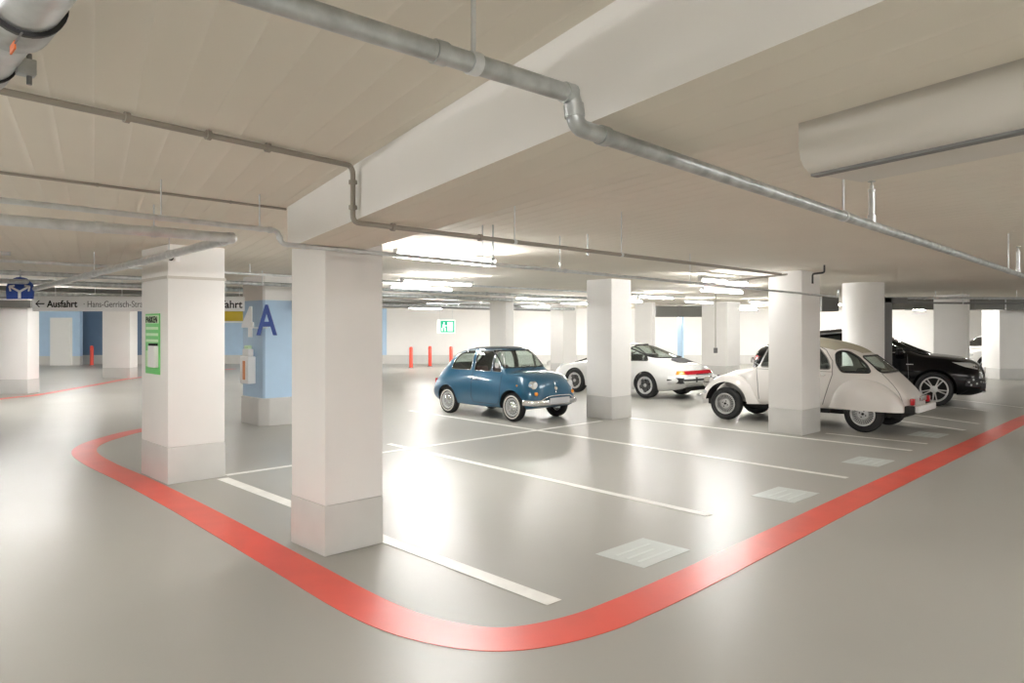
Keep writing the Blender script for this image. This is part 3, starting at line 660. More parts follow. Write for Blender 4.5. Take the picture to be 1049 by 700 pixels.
class Car:
    def __init__(s, name, label, loc, heading, P, paint, n=70):
        s.root = empty(name, (loc[0], loc[1], 0), label, 'car', rz=math.atan2(heading[1], heading[0]))
        s.P = P; s.paint = paint; v, f = mkbody(P, n); s.v, s.f = v, f; s.bvh = BVHTree.FromPolygons(v, f); s.cut = []
    def hit(s, axis, a, b, sgn=1):
        # axis 'y': side view point (x,z); 'x': front/rear view (y,z); 'z': from above (x,y)
        if axis == 'y': o, d = Vector((a, 3*sgn, b)), Vector((0, -sgn, 0))
        elif axis == 'x': o, d = Vector((4*sgn, a, b)), Vector((-sgn, 0, 0))
        else: o, d = Vector((a, b, 4)), Vector((0, 0, -1))
        h = s.bvh.ray_cast(o, d)[0]
        if h is None:
            h = s.bvh.find_nearest(o+d*2.6)[0]
        return h, d
    def patch(s, name, poly, axis, sgn, m, off=.003, th=.006, K=5, parent=None, step=.05):
        p = dense(poly, step); c = sum(p, Vector((0, 0)))/len(p); n = len(p); vs = []
        h0, d0 = s.hit(axis, c.x, c.y, sgn); top = [h0-d0*off]; bot = [h0+d0*th]
        for k in range(1, K+1):
            for q in p:
                r = c+(q-c)*k/K; h, d = s.hit(axis, r.x, r.y, sgn); top.append(h-d*off); bot.append(h+d*(th if k < K else th))
        vs = top+bot; N = len(top); fs = []
        for i in range(n):
            j = (i+1) % n; fs += [(0, 1+i, 1+j), (N, N+1+j, N+1+i)]
            for k in range(K-1):
                a, b = 1+k*n, 1+(k+1)*n
                fs += [(a+i, b+i, b+j, a+j), (N+a+i, N+a+j, N+b+j, N+b+i)]
            e = 1+(K-1)*n; fs.append((e+i, N+e+i, N+e+j, e+j))
        return MB().add(vs, fs).build(name, m, parent or s.root, smooth=40)
    def line(s, name, pts, axis, sgn, m, r=.006, closed=False, off=0, parent=None, step=.04):
        q = [s.hit(axis, p.x, p.y, sgn) for p in dense(pts, step, closed)]
        return MB().tube([h-d*off for h, d in q], r, 6, closed=closed).build(name, m, parent or s.root, smooth=60)
    def cutter(s, vs, fs, m=None): s.cut.append((vs, fs, m))
    def wheelcut(s, x, z, r, y0=.35, y1=1.2, seg=40):
        for sg in (1, -1):
            mb = MB().lathe([(r, y0*sg), (r, y1*sg)], (x, 0, z), 'Y', seg); s.cutter(mb.v, mb.f)
    def wincut(s, poly, axis, a, b):
        mb = MB()
        if axis == 'y': vs = [Vector((p.x, a, p.y)) for p in poly]+[Vector((p.x, b, p.y)) for p in poly]
        else: vs = [Vector((a, p.x, p.y)) for p in poly]+[Vector((b, p.x, p.y)) for p in poly]
        n = len(poly); s.cutter(vs, [tuple(range(n-1, -1, -1)), tuple(range(n, 2*n))]+[(i, (i+1) % n, n+(i+1) % n, n+i) for i in range(n)])
    def body(s, name='body'):
        o = MB().add(s.v, s.f).build(name, s.paint, s.root, smooth=0)
        for k in (M['under'], M['lining'], M['liningL'], M['seam']): o.data.materials.append(k)
        s.bodyobj = s.boolean(o, s.cut); return s.bodyobj
    def boolean(s, o, cuts):
        def vol(me):
            b = bmesh.new(); b.from_mesh(me); v = b.calc_volume(signed=False); b.free(); return v
        for cu in cuts:
            vs, fs = cu[:2]; v0 = vol(o.data)
            for tr in range(5):
                j = Vector((.0013, .0007, .0011))*tr
                c = MB().add([v+j for v in vs], fs).build('cutter', (cu[2] if len(cu) > 2 and cu[2] else M['under']), s.root, smooth=0)
                md = o.modifiers.new('b', 'BOOLEAN'); md.operation = 'DIFFERENCE'; md.object = c; md.solver = 'EXACT'; md.material_mode = 'TRANSFER'
                bpy.context.view_layer.update(); dg = bpy.context.evaluated_depsgraph_get()
                me = bpy.data.meshes.new_from_object(o.evaluated_get(dg)); o.modifiers.clear()
                vc = vol(c.data); bpy.data.objects.remove(c); v1 = vol(me)
                if v0-vc*1.02-.002 <= v1 <= v0+.002: break
            else: continue
            o.data = me; me.name = o.name
        me = o.data
        me.polygons.foreach_set('use_smooth', [True]*len(me.polygons)); me.set_sharp_from_angle(angle=math.radians(38))
        return o
    def pane(s, poly, axis, sgns, m, trim=None, tr=.012, name='window'):
        for sg in sgns:
            w = s.patch(name, poly, axis, sg, m, off=-.004, th=.008)
            if trim: s.line('window_seal', poly, axis, sg, trim, tr, True, parent=w, step=.05)
    def seat(s, x, y, m, w=.46, z=.30, h=.55):
        e = MB(); e.box((x-.25, y-w/2, z), (x+.25, y+w/2, z+.16))
        mx = Matrix.Translation((x-.25, y, z+.12)) @ Matrix.Rotation(math.radians(-14), 4, 'Y')
        e.box((-.07, -w/2, 0), (.06, w/2, h), mx); e.build('seat', m, s.root, bevel=.04)
    def steering(s, x, y, z, r=.19):
        n = 24; t = math.radians(60)
        pts = [Vector((x-math.sin(a)*r*math.cos(t)*1, y+r*math.cos(a), z+r*math.sin(a)*math.sin(t))) for a in [2*math.pi*k/n for k in range(n)]]
        MB().tube(pts, .011, 6, closed=True).tube([(x, y, z), (x+.3, y, z-.14)], .015, 8).build('steering_wheel', M['seatb'], s.root, smooth=60)
    def wheel(s, x, y, r, w, rimr, style):
        sg = 1 if y > 0 else -1; yo = y+sg*0; c = Vector((x, y, r)); hw = w/2
        def P(prof): return [(a, b*sg) for a, b in prof]
        t = MB(); t.lathe(P([(rimr, -hw*.8), (rimr+.02, -hw), (r-.03, -hw*1.03), (r-.006, -hw*.8), (r, -hw*.4), (r, hw*.4), (r-.006, hw*.8), (r-.03, hw*1.03), (rimr+.02, hw), (rimr, hw*.8), (rimr, -hw*.8)]), c, 'Y', 44, caps=False)
        wo = t.build('wheel', M['rubber'], s.root, smooth=50)
        if style == 'classic':
            MB().lathe(P([(rimr+.020, hw*.96), (rimr+.024, hw+.008), (rimr+.044, hw+.009), (rimr+.05, hw+.003)]), c, 'Y', 40, caps=False).build('whitewall', M['rubw'], wo, smooth=50)
            MB().lathe(P([(rimr+.004, hw*.5), (rimr+.002, hw+.002), (rimr-.015, hw-.002), (rimr-.025, hw-.03), (.105, hw-.038), (.10, hw-.01)]), c, 'Y', 40, caps=False).build('rim', M['rim'], wo, smooth=50)
            MB().lathe(P([(.112, hw-.03), (.11, hw-.012), (.085, hw+.006), (.045, hw+.016), (.04, hw+.024), (.001, hw+.028)]), c, 'Y', 32).build('hubcap', M['chrome'], wo, smooth=50)
            k_ = MB()
            for k in range(16):
                a = 2*math.pi*k/16; mx = Matrix.Translation(c) @ Matrix.Rotation(a, 4, 'Y'); k_.box((rimr-.055, hw*sg-.034*sg-.002, -.008), (rimr-.035, hw*sg-.026*sg+.002, .008), mx)
            k_.build('vent_slots', M['rimD'], wo)
            return
        MB().lathe(P([(rimr+.006, hw*.5), (rimr+.008, hw+.004), (rimr-.012, hw+.004), (rimr-.022, hw-.02), (rimr-.026, -hw*.5)]), c, 'Y', 44, caps=False).build('rim', M['rim'], wo, smooth=50)
        MB().lathe(P([(rimr-.02, hw*.05), (.02, hw*.05), (.001, hw*.05)]), c, 'Y', 32).build('brake_disc', M['rimD'] if style != 'mesh' else M['mid'], wo, smooth=50)
        sp = MB()
        if style == 'mesh':
            for k in range(28):
                a = 2*math.pi*k/28; mx = Matrix.Translation(c) @ Matrix.Rotation(a, 4, 'Y')
                sp.box((.06, hw*sg-.028, -.0045), (rimr-.005, hw*sg-.008, .0045), mx)
            sp.lathe(P([(.085, hw-.04), (.085, hw-.012), (.06, hw-.004), (.03, hw-.004), (.028, hw-.02), (.001, hw-.02)]), c, 'Y', 32)
            sp.build('spokes', M['rim'], wo, smooth=30)
            b = MB()
            for k in range(4):
                a = 2*math.pi*k/4+.4; b.lathe(P([(.011, hw-.008), (.011, hw+.003)]), c+Vector((.052*math.cos(a), 0, .052*math.sin(a))), 'Y', 8)
            b.lathe(P([(.02, hw-.02), (.02, hw+.0)]), c, 'Y', 12); b.build('wheel_bolts', M['rimD'], wo)
        elif style == 'petal':
            for k in range(5):
                a = 2*math.pi*k/5+.3; mx = Matrix.Translation(c) @ Matrix.Rotation(a, 4, 'Y')
                pl = [(.03, -.025), (rimr*.55, -.055), (rimr-.03, -.05), (rimr-.02, 0), (rimr-.03, .05), (rimr*.55, .055), (.03, .025)]
                vs = [mx @ Vector((p[0], sg*(hw-.035), p[1])) for p in pl]+[mx @ Vector((p[0]*.97, sg*(hw-.012), p[1]*.75)) for p in pl]
                n = len(pl); sp.add(vs, [tuple(range(n)), tuple(range(2*n-1, n-1, -1))]+[(i, (i+1) % n, n+(i+1) % n, n+i) for i in range(n)])
            sp.build('spokes', mat('dark_spokes', (.10, .10, .10), .35, .5), wo, smooth=30)
            MB().lathe(P([(rimr-.010, hw-.004), (rimr-.022, hw-.006), (rimr-.052, hw-.018), (rimr-.056, hw-.03)]), c, 'Y', 44, caps=False).build('polished_lip', M['chrome'] if False else M['rim'], wo, smooth=50)
            MB().lathe(P([(.045, hw-.03), (.04, hw-.004), (.001, hw)]), c, 'Y', 20).build('hubcap', M['rim'], wo)
        else:
            for k in range(5):
                for o_ in (-.155, .155):
                    a = 2*math.pi*k/5+.25+o_; mx = Matrix.Translation(c) @ Matrix.Rotation(a, 4, 'Y')
                    pl = [(.05, -.014), (rimr-.012, -.012), (rimr-.012, .012), (.05, .014)]
                    vs = [mx @ Vector((p[0], sg*(hw-.03), p[1])) for p in pl]+[mx @ Vector((p[0], sg*(hw-.005), p[1]*.8)) for p in pl]
                    sp.add(vs, [(0,1,2,3),(7,6,5,4)]+[(i, (i+1) % 4, 4+(i+1) % 4, 4+i) for i in range(4)])
            sp.lathe(P([(.075, hw-.03), (.07, hw-.006), (.03, hw-.002), (.001, hw-.002)]), c, 'Y', 24)
            sp.build('spokes', M['rim'], wo, smooth=30)

# ---------- small blue car
P = dict(
 zt=[(-1.54, .50), (-1.51, .66), (-1.42, .80), (-1.24, .97), (-1.04, 1.12), (-.80, 1.245), (-.55, 1.30), (0, 1.325), (.28, 1.31), (.38, 1.28), (.43, 1.235), (.66, .955), (.74, .915), (1.0, .89), (1.2, .85), (1.32, .79), (1.39, .71), (1.43, .58), (1.44, .46)],
 zs=[(-1.54, .44), (-1.45, .60), (-1.2, .74), (-.9, .83), (-.4, .86), (.5, .86), (.8, .83), (1.1, .79), (1.3, .70), (1.40, .58), (1.44, .42)],
 zm=[(-1.54, .40), (-1.2, .50), (0, .52), (1.1, .52), (1.44, .40)],
 zb=[(-1.54, .34), (-1.45, .28), (-1.1, .22), (1.1, .22), (1.35, .27), (1.44, .32)],
 wb=[(-1.54, .30), (-1.4, .46), (-1.0, .56), (0, .60), (1.0, .56), (1.3, .50), (1.44, .40)],
 wm=[(-1.54, .42), (-1.50, .52), (-1.35, .60), (-1.0, .655), (0, .66), (.8, .655), (1.1, .645), (1.28, .61), (1.38, .55), (1.44, .45)],
 ws=[(-1.54, .36), (-1.50, .46), (-1.3, .54), (-.9, .59), (0, .61), (.6, .60), (.9, .57), (1.15, .54), (1.33, .48), (1.44, .36)],
 wt=[(-1.54, .3), (-1.2, .42), (-.8, .50), (0, .515), (.4, .505), (.66, .53), (.9, .54), (1.44, .32)],
 e=[(-1.54, 2.4), (-1.2, 3.4), (-.6, 4.6), (0, 5.0), (.4, 5.0), (.62, 5.0), (.74, 2.5), (1.44, 2.5)])
c1 = Car('small_blue_car', 'small teal blue vintage car with dark fabric roof, parked facing right', (-.195, 14.16), (.695, -.719), P, M['paint_blue'], 90)
v, f = mkbody(P, 50, inset=.03, xr=(-1.15, .62), zfloor=.42); c1.cutter(v, f, M['lining'])
sw1 = rc([(-.13, .885), (.34, .885), (.34, 1.265), (-.13, 1.265)], .05); sw1b = rc([(.37, .885), (.60, .885), (.40, 1.255), (.37, 1.255)], .03)
sw2 = rc([(-.86, .89), (-.22, .89), (-.22, 1.26), (-.52, 1.245), (-.70, 1.17), (-.80, 1.04)], .06)
ws = rc([(-.54, .955), (.54, .955), (.47, 1.27), (-.47, 1.27)], .07); rw = rc([(-.40, .98), (.40, .98), (.36, 1.19), (-.36, 1.19)], .07)
for p in (sw1, sw1b, sw2): c1.wincut(p, 'y', -1, 1)
c1.wincut(ws, 'x', .2, 1.2); c1.wincut(rw, 'x', -.6, -1.6)
c1.wheelcut(.92, .27, .305, .36); c1.wheelcut(-.92, .27, .305, .36)
c1.body()
c1.pane(sw1, 'y', (1, -1), M['glass'], M['chrome'], .006, 'side_window'); c1.pane(sw1b, 'y', (1, -1), M['glass'], M['chrome'], .006, 'vent_window'); c1.pane(sw2, 'y', (1, -1), M['glass'], M['chrome'], .008, 'side_window')
c1.pane(ws, 'x', (1,), M['glass'], M['seam'], .014, 'windscreen'); c1.pane(rw, 'x', (-1,), M['glass'], M['seam'], .012, 'rear_window')
c1.patch('fabric_roof', chaikin([(-.55, -.40), (.36, -.40), (.36, .40), (-.55, .40)], 2), 'z', 1, M['canvasD'], .014, .01, K=6)
for sg in (1, -1):
    c1.line('door_seam', [(-.17, 1.26), (-.17, .40), (-.12, .29), (.55, .29), (.62, .40), (.64, .86)], 'y', sg, M['seam'], .004)
    c1.line('drip_rail', [(-1.0, 1.02), (-.80, 1.18), (-.5, 1.275), (.34, 1.285), (.44, 1.20), (.64, .93)], 'y', sg, M['chrome'], .006)
    h, d = c1.hit('y', -.06, .73, sg); MB().box((-.06, -.015, -.012), (.06, .015, .012), Matrix.Translation(h-d*.015)).build('door_handle', M['chrome'], c1.root, bevel=.004)
    h, d = c1.hit('y', .60, .93, sg); MB().tube([h, h-d*.12+Vector((0, 0, .05))], .006, 6).lathe([(.05, 0), (.05, .012)], h-d*.14+Vector((0, 0, .08)), 'X', 16).build('wing_mirror', M['chrome'], c1.root)
    for x in (.92, -.92): c1.wheel(x, sg*.565, .262, .125, .165, 'classic')
    # headlamps and turn lamps
    h, d = c1.hit('x', sg*.47, .665, 1); e_ = MB().lathe([(.080, -.06), (.080, .015), (.070, .026)], h+Vector((-.012, 0, 0)), 'X', 28).build('headlamp', M['chrome'], c1.root)
    MB().lathe([(.069, .024), (.052, .038), (.001, .044)], h+Vector((-.012, 0, 0)), 'X', 28).build('lens', M['lens'], e_)
    h, d = c1.hit('x', sg*.48, .52, 1); MB().lathe([(.034, -.03), (.034, .015), (.02, .028), (.001, .03)], h, 'X', 16).build('turn_lamp', M['amber'], c1.root)
    h, d = c1.hit('y', 1.05, .66, -1*-sg); MB().lathe([(.018, -.01), (.014, .012)], h, 'Y', 12).build('side_repeater', M['amber'], c1.root)
    h, d = c1.hit('x', sg*.46, .60, -1); MB().box((-.02, -.03, -.07), (.03, .03, .07), Matrix.Translation(h)).build('tail_lamp', M['redlens'], c1.root, bevel=.01)
    c1.line('wheel_arch_lip', [(sgx*.92+.31*math.cos(a), .27+.31*math.sin(a)) for sgx in (1,) for a in [math.pi*k/16 for k in range(1, 16)]], 'y', sg, c1.paint, .010)
    c1.line('wheel_arch_lip', [(-.92+.31*math.cos(a), .27+.31*math.sin(a)) for a in [math.pi*k/16 for k in range(1, 16)]], 'y', sg, c1.paint, .010)
def bumper(car, x, hw, z, r, bow, m, sgn=1, name='bumper', turn=.18):
    pts = [Vector((x-sgn*(bow*(abs(t)**2.4))-sgn*(turn if abs(t) > .99 else 0), hw*t if abs(t) < .99 else hw*t, z)) for t in [k/10 for k in range(-10, 11)]]
    b = MB(); n = len(pts)
    b.tube(pts, r, 12); 
    for vv in b.v: vv.z = z+(vv.z-z)*1.9
    return b.build(name, m, car.root, smooth=60)
bumper(c1, 1.50, .62, .36, .028, .12, M['chrome'], 1, 'front_bumper'); bumper(c1, -1.56, .58, .38, .024, .14, M['chrome'], -1, 'rear_bumper')
MB().tube([(1.45, -.46, .38), (1.52, -.30, .475), (1.53, 0, .485), (1.52, .30, .475), (1.45, .46, .38)], .012, 8, .08).build('bumper_guard', M['chrome'], c1.root, smooth=60)
MB().box((1.522, -.26, .335), (1.532, .26, .445)).build('number_plate', M['plate'], c1.root, bevel=.003)
MB().lathe([(.035, 0), (.03, .015), (.001, .02)], c1.hit('x', 0, .60, 1)[0], 'X', 20).build('badge', M['chrome'], c1.root)
c1.line('bonnet_trim', [(0, .52), (0, .72)], 'x', 1, M['chrome'], .008)
c1.line('bonnet_seam', [(.86, -.50), (.86, .50)], 'z', 1, M['seam'], .004); 
for y in (-.18, .12): c1.line('wiper', [(.72, y), (.64, y+.30)], 'z', 1, M['seam'], .006, off=.012)
for y in (-.28, .28): c1.seat(.0, y, M['seatr'], .40, .34, .50)
c1.seat(-.70, 0, M['seatr'], .9, .36, .38); c1.steering(.42, .28, .80)
MB().box((.50, -.52, .66), (.60, .52, .82)).build('dashboard', M['seatb'], c1.root, bevel=.02)

# ---------- cream car with round fenders, seen from behind left
P = dict(
 zt=[(-1.84, .50), (-1.80, .60), (-1.60, .83), (-1.35, 1.06), (-1.10, 1.25), (-.85, 1.38), (-.5, 1.475), (-.1, 1.525), (.2, 1.515), (.40, 1.46), (.46, 1.43), (.66, 1.03), (.74, .99), (1.1, .93), (1.45, .83), (1.62, .74), (1.72, .62), (1.75, .48)],
 zs=[(-1.84, .42), (-1.75, .50), (-1.5, .70), (-1.2, .90), (-.9, .965), (.6, .965), (.8, .90), (1.2, .78), (1.6, .62), (1.75, .42)],
 zm=[(-1.84, .40), (-1.3, .55), (0, .60), (.8, .58), (1.75, .38)],
 zb=[(-1.84, .36), (-1.2, .33), (1.2, .33), (1.75, .34)],
 wb=[(-1.84, .40), (-1.2, .48), (0, .55), (.7, .50), (1.1, .34), (1.75, .22)],
 wm=[(-1.84, .46), (-1.78, .50), (-1.4, .56), (-.6, .62), (.3, .63), (.7, .58), (1.0, .44), (1.4, .36), (1.75, .24)],
 ws=[(-1.84, .44), (-1.6, .50), (-1.2, .55), (-.6, .595), (.3, .60), (.66, .56), (.9, .46), (1.3, .36), (1.75, .20)],
 wt=[(-1.84, .42), (-1.5, .46), (-1.0, .48), (-.4, .51), (.4, .51), (.66, .50), (.9, .42), (1.75, .18)],
 e=[(-1.84, 5), (-1.2, 4.6), (-.6, 4.4), (.4, 4.4), (.64, 4.4), (.76, 2.2), (1.75, 2.2)])
c2 = Car('cream_vintage_car', 'cream white vintage car with beige fabric roof and bulging rear fenders', (5.29, 13.04), (-.726, .688), P, M['paint_cream'], 80)
v, f = mkbody(P, 50, inset=.028, xr=(-1.36, .62), zfloor=.45); c2.cutter(v, f, M['liningL'])
w1 = rc([(.02, 1.0), (.58, 1.0), (.44, 1.40), (.30, 1.45), (.02, 1.455)], .05)
w2 = rc([(-.66, 1.0), (-.06, 1.0), (-.06, 1.445), (-.26, 1.43), (-.46, 1.34), (-.60, 1.18)], .06)
w3 = rc([(-1.27, .97), (-.84, .965), (-.75, 1.10), (-.72, 1.27), (-.78, 1.31), (-.90, 1.30), (-1.06, 1.21), (-1.20, 1.08)], .05)
ws = rc([(-.49, 1.075), (.49, 1.075), (.455, 1.405), (-.455, 1.405)], .05); rw = rc([(-.45, .97), (.45, .97), (.39, 1.23), (-.39, 1.23)], .06)
for p in (w1, w2, w3): c2.wincut(p, 'y', -1, 1)
c2.wincut(ws, 'x', .31, 1.2); c2.wincut(rw, 'x', -.8, -1.9)
c2.wheelcut(-1.2, .30, .37, .40)
c2.body()
for p, nm in ((w1, 'front_window'), (w2, 'rear_side_window')): c2.pane(p, 'y', (1, -1), M['glass'], M['seamL'], .010, nm)
c2.pane(w3, 'y', (1, -1), M['glass'], M['seam'], .020, 'quarter_window')
c2.pane(ws, 'x', (1,), M['glass'], M['seam'], .014, 'windscreen'); c2.pane(rw, 'x', (-1,), M['glass'], M['seam'], .014, 'rear_window')
c2.patch('fabric_roof', chaikin([(-1.06, -.47), (.38, -.50), (.38, .50), (-1.06, .47)], 1), 'z', 1, M['canvas'], .012, .01, K=8, step=.06)
def dome(name, xf, ztop, zbot, y0, bulge, m, car, cuts=None, n=26, k=14, both=True):
    # a fender: stations along x, outward bulge
    for sg in (1, -1):
        vs = []; fs = []
        for i in range(n):
            t = i/(n-1); x = xf[0]+(xf[1]-xf[0])*(.5-.5*math.cos(math.pi*t)); zt = ztop(x); zb = zbot(x); b = bulge(x)
            ring = []
            for j in range(k):
                a = j/(k-1)*math.pi/2; ring.append((y0+b*math.cos(a)**.6, zb+(zt-zb)*math.sin(a)**.85))
            ring = [(y0+b*.96, zb)]+ring[0:]; ring.append((y0-.06, zt-.02)); ring.append((y0-.06, zb))
            for y, z in ring: vs.append(Vector((x, y*sg, z)))
        R = k+3
        for i in range(n-1):
            for j in range(R): fs.append((i*R+j, i*R+(j+1) % R, (i+1)*R+(j+1) % R, (i+1)*R+j))
        fs += [tuple(range(R-1, -1, -1)), tuple((n-1)*R+j for j in range(R))]
        o = MB().add(vs, fs).build(name, m, car.root, smooth=40); o.data.materials.append(M['under'])
        if cuts:
            cc = []
            for (x, z, r) in cuts:
                mb = MB().lathe([(r, (y0-.2)*sg), (r, 1.2*sg)], (x, 0, z), 'Y', 44); cc.append((mb.v, mb.f))
            car.boolean(o, cc)
zt_r = pchip([(-1.78, .44), (-1.70, .58), (-1.55, .72), (-1.35, .83), (-1.12, .87), (-.90, .82), (-.72, .68), (-.60, .48), (-.56, .36)])
bl_r = pchip([(-1.80, .10), (-1.6, .20), (-1.2, .235), (-.8, .17), (-.56, .05)])
dome('rear_fender', (-1.78, -.56), zt_r, lambda x: .355, .50, bl_r, M['paint_cream'], c2)
zt_f = pchip([(.50, .44), (.62, .50), (.80, .68), (1.0, .81), (1.2, .845), (1.4, .80), (1.6, .66), (1.72, .48), (1.75, .40)])
bl_f = pchip([(.50, .06), (.8, .22), (1.2, .29), (1.5, .28), (1.68, .22), (1.75, .12)])
dome('front_fender', (.50, 1.75), zt_f, lambda x: .32 if x < .9 else .36, .43, bl_f, M['paint_cream'], c2, cuts=[(1.2, .30, .40)])
for sg in (1, -1):
    for x in (1.2, -1.2): c2.wheel(x, sg*.625, .300, .15, .185, 'mesh')
    c2.line('door_seam', [(.66, 1.0), (.62, .70), (.60, .42)], 'y', sg, M['seamL'], .007)
    c2.line('door_seam', [(-.02, 1.44), (-.02, .40)], 'y', sg, M['seamL'], .005)
    c2.line('door_seam', [(-.02, 1.44), (-.34, 1.43), (-.56, 1.32), (-.68, 1.14), (-.69, .92), (-.60, .62), (-.53, .40)], 'y', sg, M['seamL'], .007)
    c2.line('waist_line', [(.64, .96), (-.68, .96)], 'y', sg, M['seamL'], .004)
    c2.line('boot_seam', [(sg*.47, .52), (sg*.44, .94), (sg*.40, 1.0)], 'x', -1, M['seamL'], .005)
    MB().box((-.6, sg*.46-.03, .25), (.7, sg*.46+.03, .36)).build('sill', M['under'], c2.root)
    h, d = c2.hit('y', -.55, .90, sg); MB().box((-.03, -.015, -.012), (.03, .015, .012), Matrix.Translation(h-d*.012)).build('door_handle', M['chrome'], c2.root, bevel=.004)
    t = MB().box((-1.90, sg*.44-.055, .47), (-1.84, sg*.44+.055, .58)).build('tail_lamp', M['redlens'], c2.root, bevel=.015)
    MB().lathe([(.10, -.06), (.105, .05), (.09, .06), (.001, .075)], (1.66, sg*.46, .66), 'X', 24).build('headlamp', M['chrome'], c2.root)
    MB().lathe([(.035, -.01), (.03, .01), (.001, .014)], (1.60, sg*.715, .50), 'Y', 14).build('turn_lamp', M['lens'], c2.root)
c2.line('boot_seam', [(-.44, .955), (.44, .955)], 'x', -1, M['seamL'], .006)
MB().box((-1.98, -.50, .36), (-1.90, .50, .46)).build('rear_bumper', M['platew'], c2.root, bevel=.012)
MB().box((-1.92, -.52, .34), (-1.78, -.42, .46)).box((-1.92, .42, .34), (-1.78, .56, .46)).build('bumper_bracket', M['under'], c2.root, bevel=.01)
MB().box((-1.92, -.16, .52), (-1.88, .16, .60)).build('plate_lamp', M['chrome'], c2.root, bevel=.008)
MB().tube([(1.80, -.62, .42), (1.86, 0, .42), (1.80, .62, .42)], .028, 10, .2).build('front_bumper', M['chrome'], c2.root, smooth=60)
MB().box((-1.7, -.40, .24), (1.7, .40, .36)).build('chassis', M['under'], c2.root, bevel=.02)
for y in (-.27, .27): c2.seat(.05, y, M['seatb'], .44, .40, .55)
c2.seat(-.72, 0, M['seatb'], .95, .42, .50); c2.steering(.42, .27, .95)
MB().tube([(.62, .56, 1.04), (.66, .66, 1.08)], .006, 6).lathe([(.055, 0), (.055, .012)], (.66, .70, 1.12), 'X', 16).build('wing_mirror', M['chrome'], c2.root)

# ---------- white sports car seen from behind left
P = dict(
 zt=[(-2.14, .56), (-2.10, .70), (-2.0, .79), (-1.7, .885), (-1.3, 1.02), (-.9, 1.165), (-.5, 1.275), (-.15, 1.315), (.1, 1.30), (.25, 1.25), (.78, .90), (.95, .87), (1.3, .81), (1.7, .73), (2.0, .62), (2.10, .52), (2.13, .42)],
 zs=[(-2.14, .50), (-2.0, .66), (-1.6, .80), (-1.0, .84), (.3, .84), (.9, .80), (1.5, .72), (2.0, .56), (2.13, .38)],
 zm=[(-2.14, .45), (-1.2, .52), (1.2, .50), (2.13, .36)],
 zb=[(-2.14, .34), (-1.9, .24), (-1.4, .19), (1.5, .19), (2.0, .22), (2.13, .28)],
 wb=[(-2.14, .58), (-1.5, .70), (0, .72), (1.5, .70), (2.13, .45)],
 wm=[(-2.14, .68), (-2.0, .76), (-1.6, .845), (-1.15, .875), (-.7, .84), (0, .81), (.8, .81), (1.2, .82), (1.7, .78), (2.0, .66), (2.13, .48)],
 ws=[(-2.14, .62), (-1.9, .70), (-1.3, .72), (-.5, .73), (.3, .74), (.9, .74), (1.5, .72), (1.9, .62), (2.13, .42)],
 wt=[(-2.14, .56), (-1.5, .50), (-.8, .50), (0, .53), (.3, .53), (.8, .62), (1.2, .64), (2.13, .38)],
 e=[(-2.14, 2.6), (-1.5, 2.6), (-.9, 2.9), (-.3, 3.2), (.3, 3.4), (.74, 3.4), (.9, 2.2), (2.13, 2.2)])
c3 = Car('white_sports_car', 'white sports car with round dark wheels and wide tail lamp strip, seen from behind', (3.02, 18.80), (-.695, .719), P, M['paint_white'], 80)
v, f = mkbody(P, 50, inset=.035, xr=(-1.15, .72), zfloor=.42); c3.cutter(v, f, M['liningL'])
w1 = rc([(-.36, .89), (.66, .89), (.30, 1.20), (.14, 1.25), (-.36, 1.24)], .05); w2 = rc([(-1.10, .90), (-.42, .89), (-.42, 1.235), (-.62, 1.20), (-.95, 1.04)], .05)
ws = rc([(-.66, .93), (.66, .93), (.54, 1.25), (-.54, 1.25)], .08); rw = rc([(-.56, .97), (.56, .97), (.42, 1.27), (-.42, 1.27)], .08)
for p in (w1, w2): c3.wincut(p, 'y', -1, 1)
c3.wincut(ws, 'x', .0, 1.4); c3.wincut(rw, 'x', -.45, -1.9)
c3.wheelcut(1.135, .31, .345, .50); c3.wheelcut(-1.135, .31, .345, .50)
c3.body()
for p in (w1, w2): c3.pane(p, 'y', (1, -1), M['glass'], M['seam'], .012, 'side_window')
c3.pane(ws, 'x', (1,), M['glass'], M['seam'], .014, 'windscreen'); c3.pane(rw, 'x', (-1,), M['glass'], M['seam'], .022, 'rear_window')
gr = c3.patch('engine_grille', chaikin([(-1.80, -.32), (-1.46, -.36), (-1.46, .36), (-1.80, .32)], 1), 'z', 1, M['dark'], .006, .01)
for k in range(5): c3.line('grille_slat', [(-1.76+k*.06, -.30), (-1.76+k*.06, .30)], 'z', 1, M['mid'], .008, off=.008, parent=gr)
c3.patch('reflector_strip', dense([(-.50, .60), (.50, .60), (.50, .685), (-.50, .685)], .1), 'x', -1, M['redlens'], .012, .03)
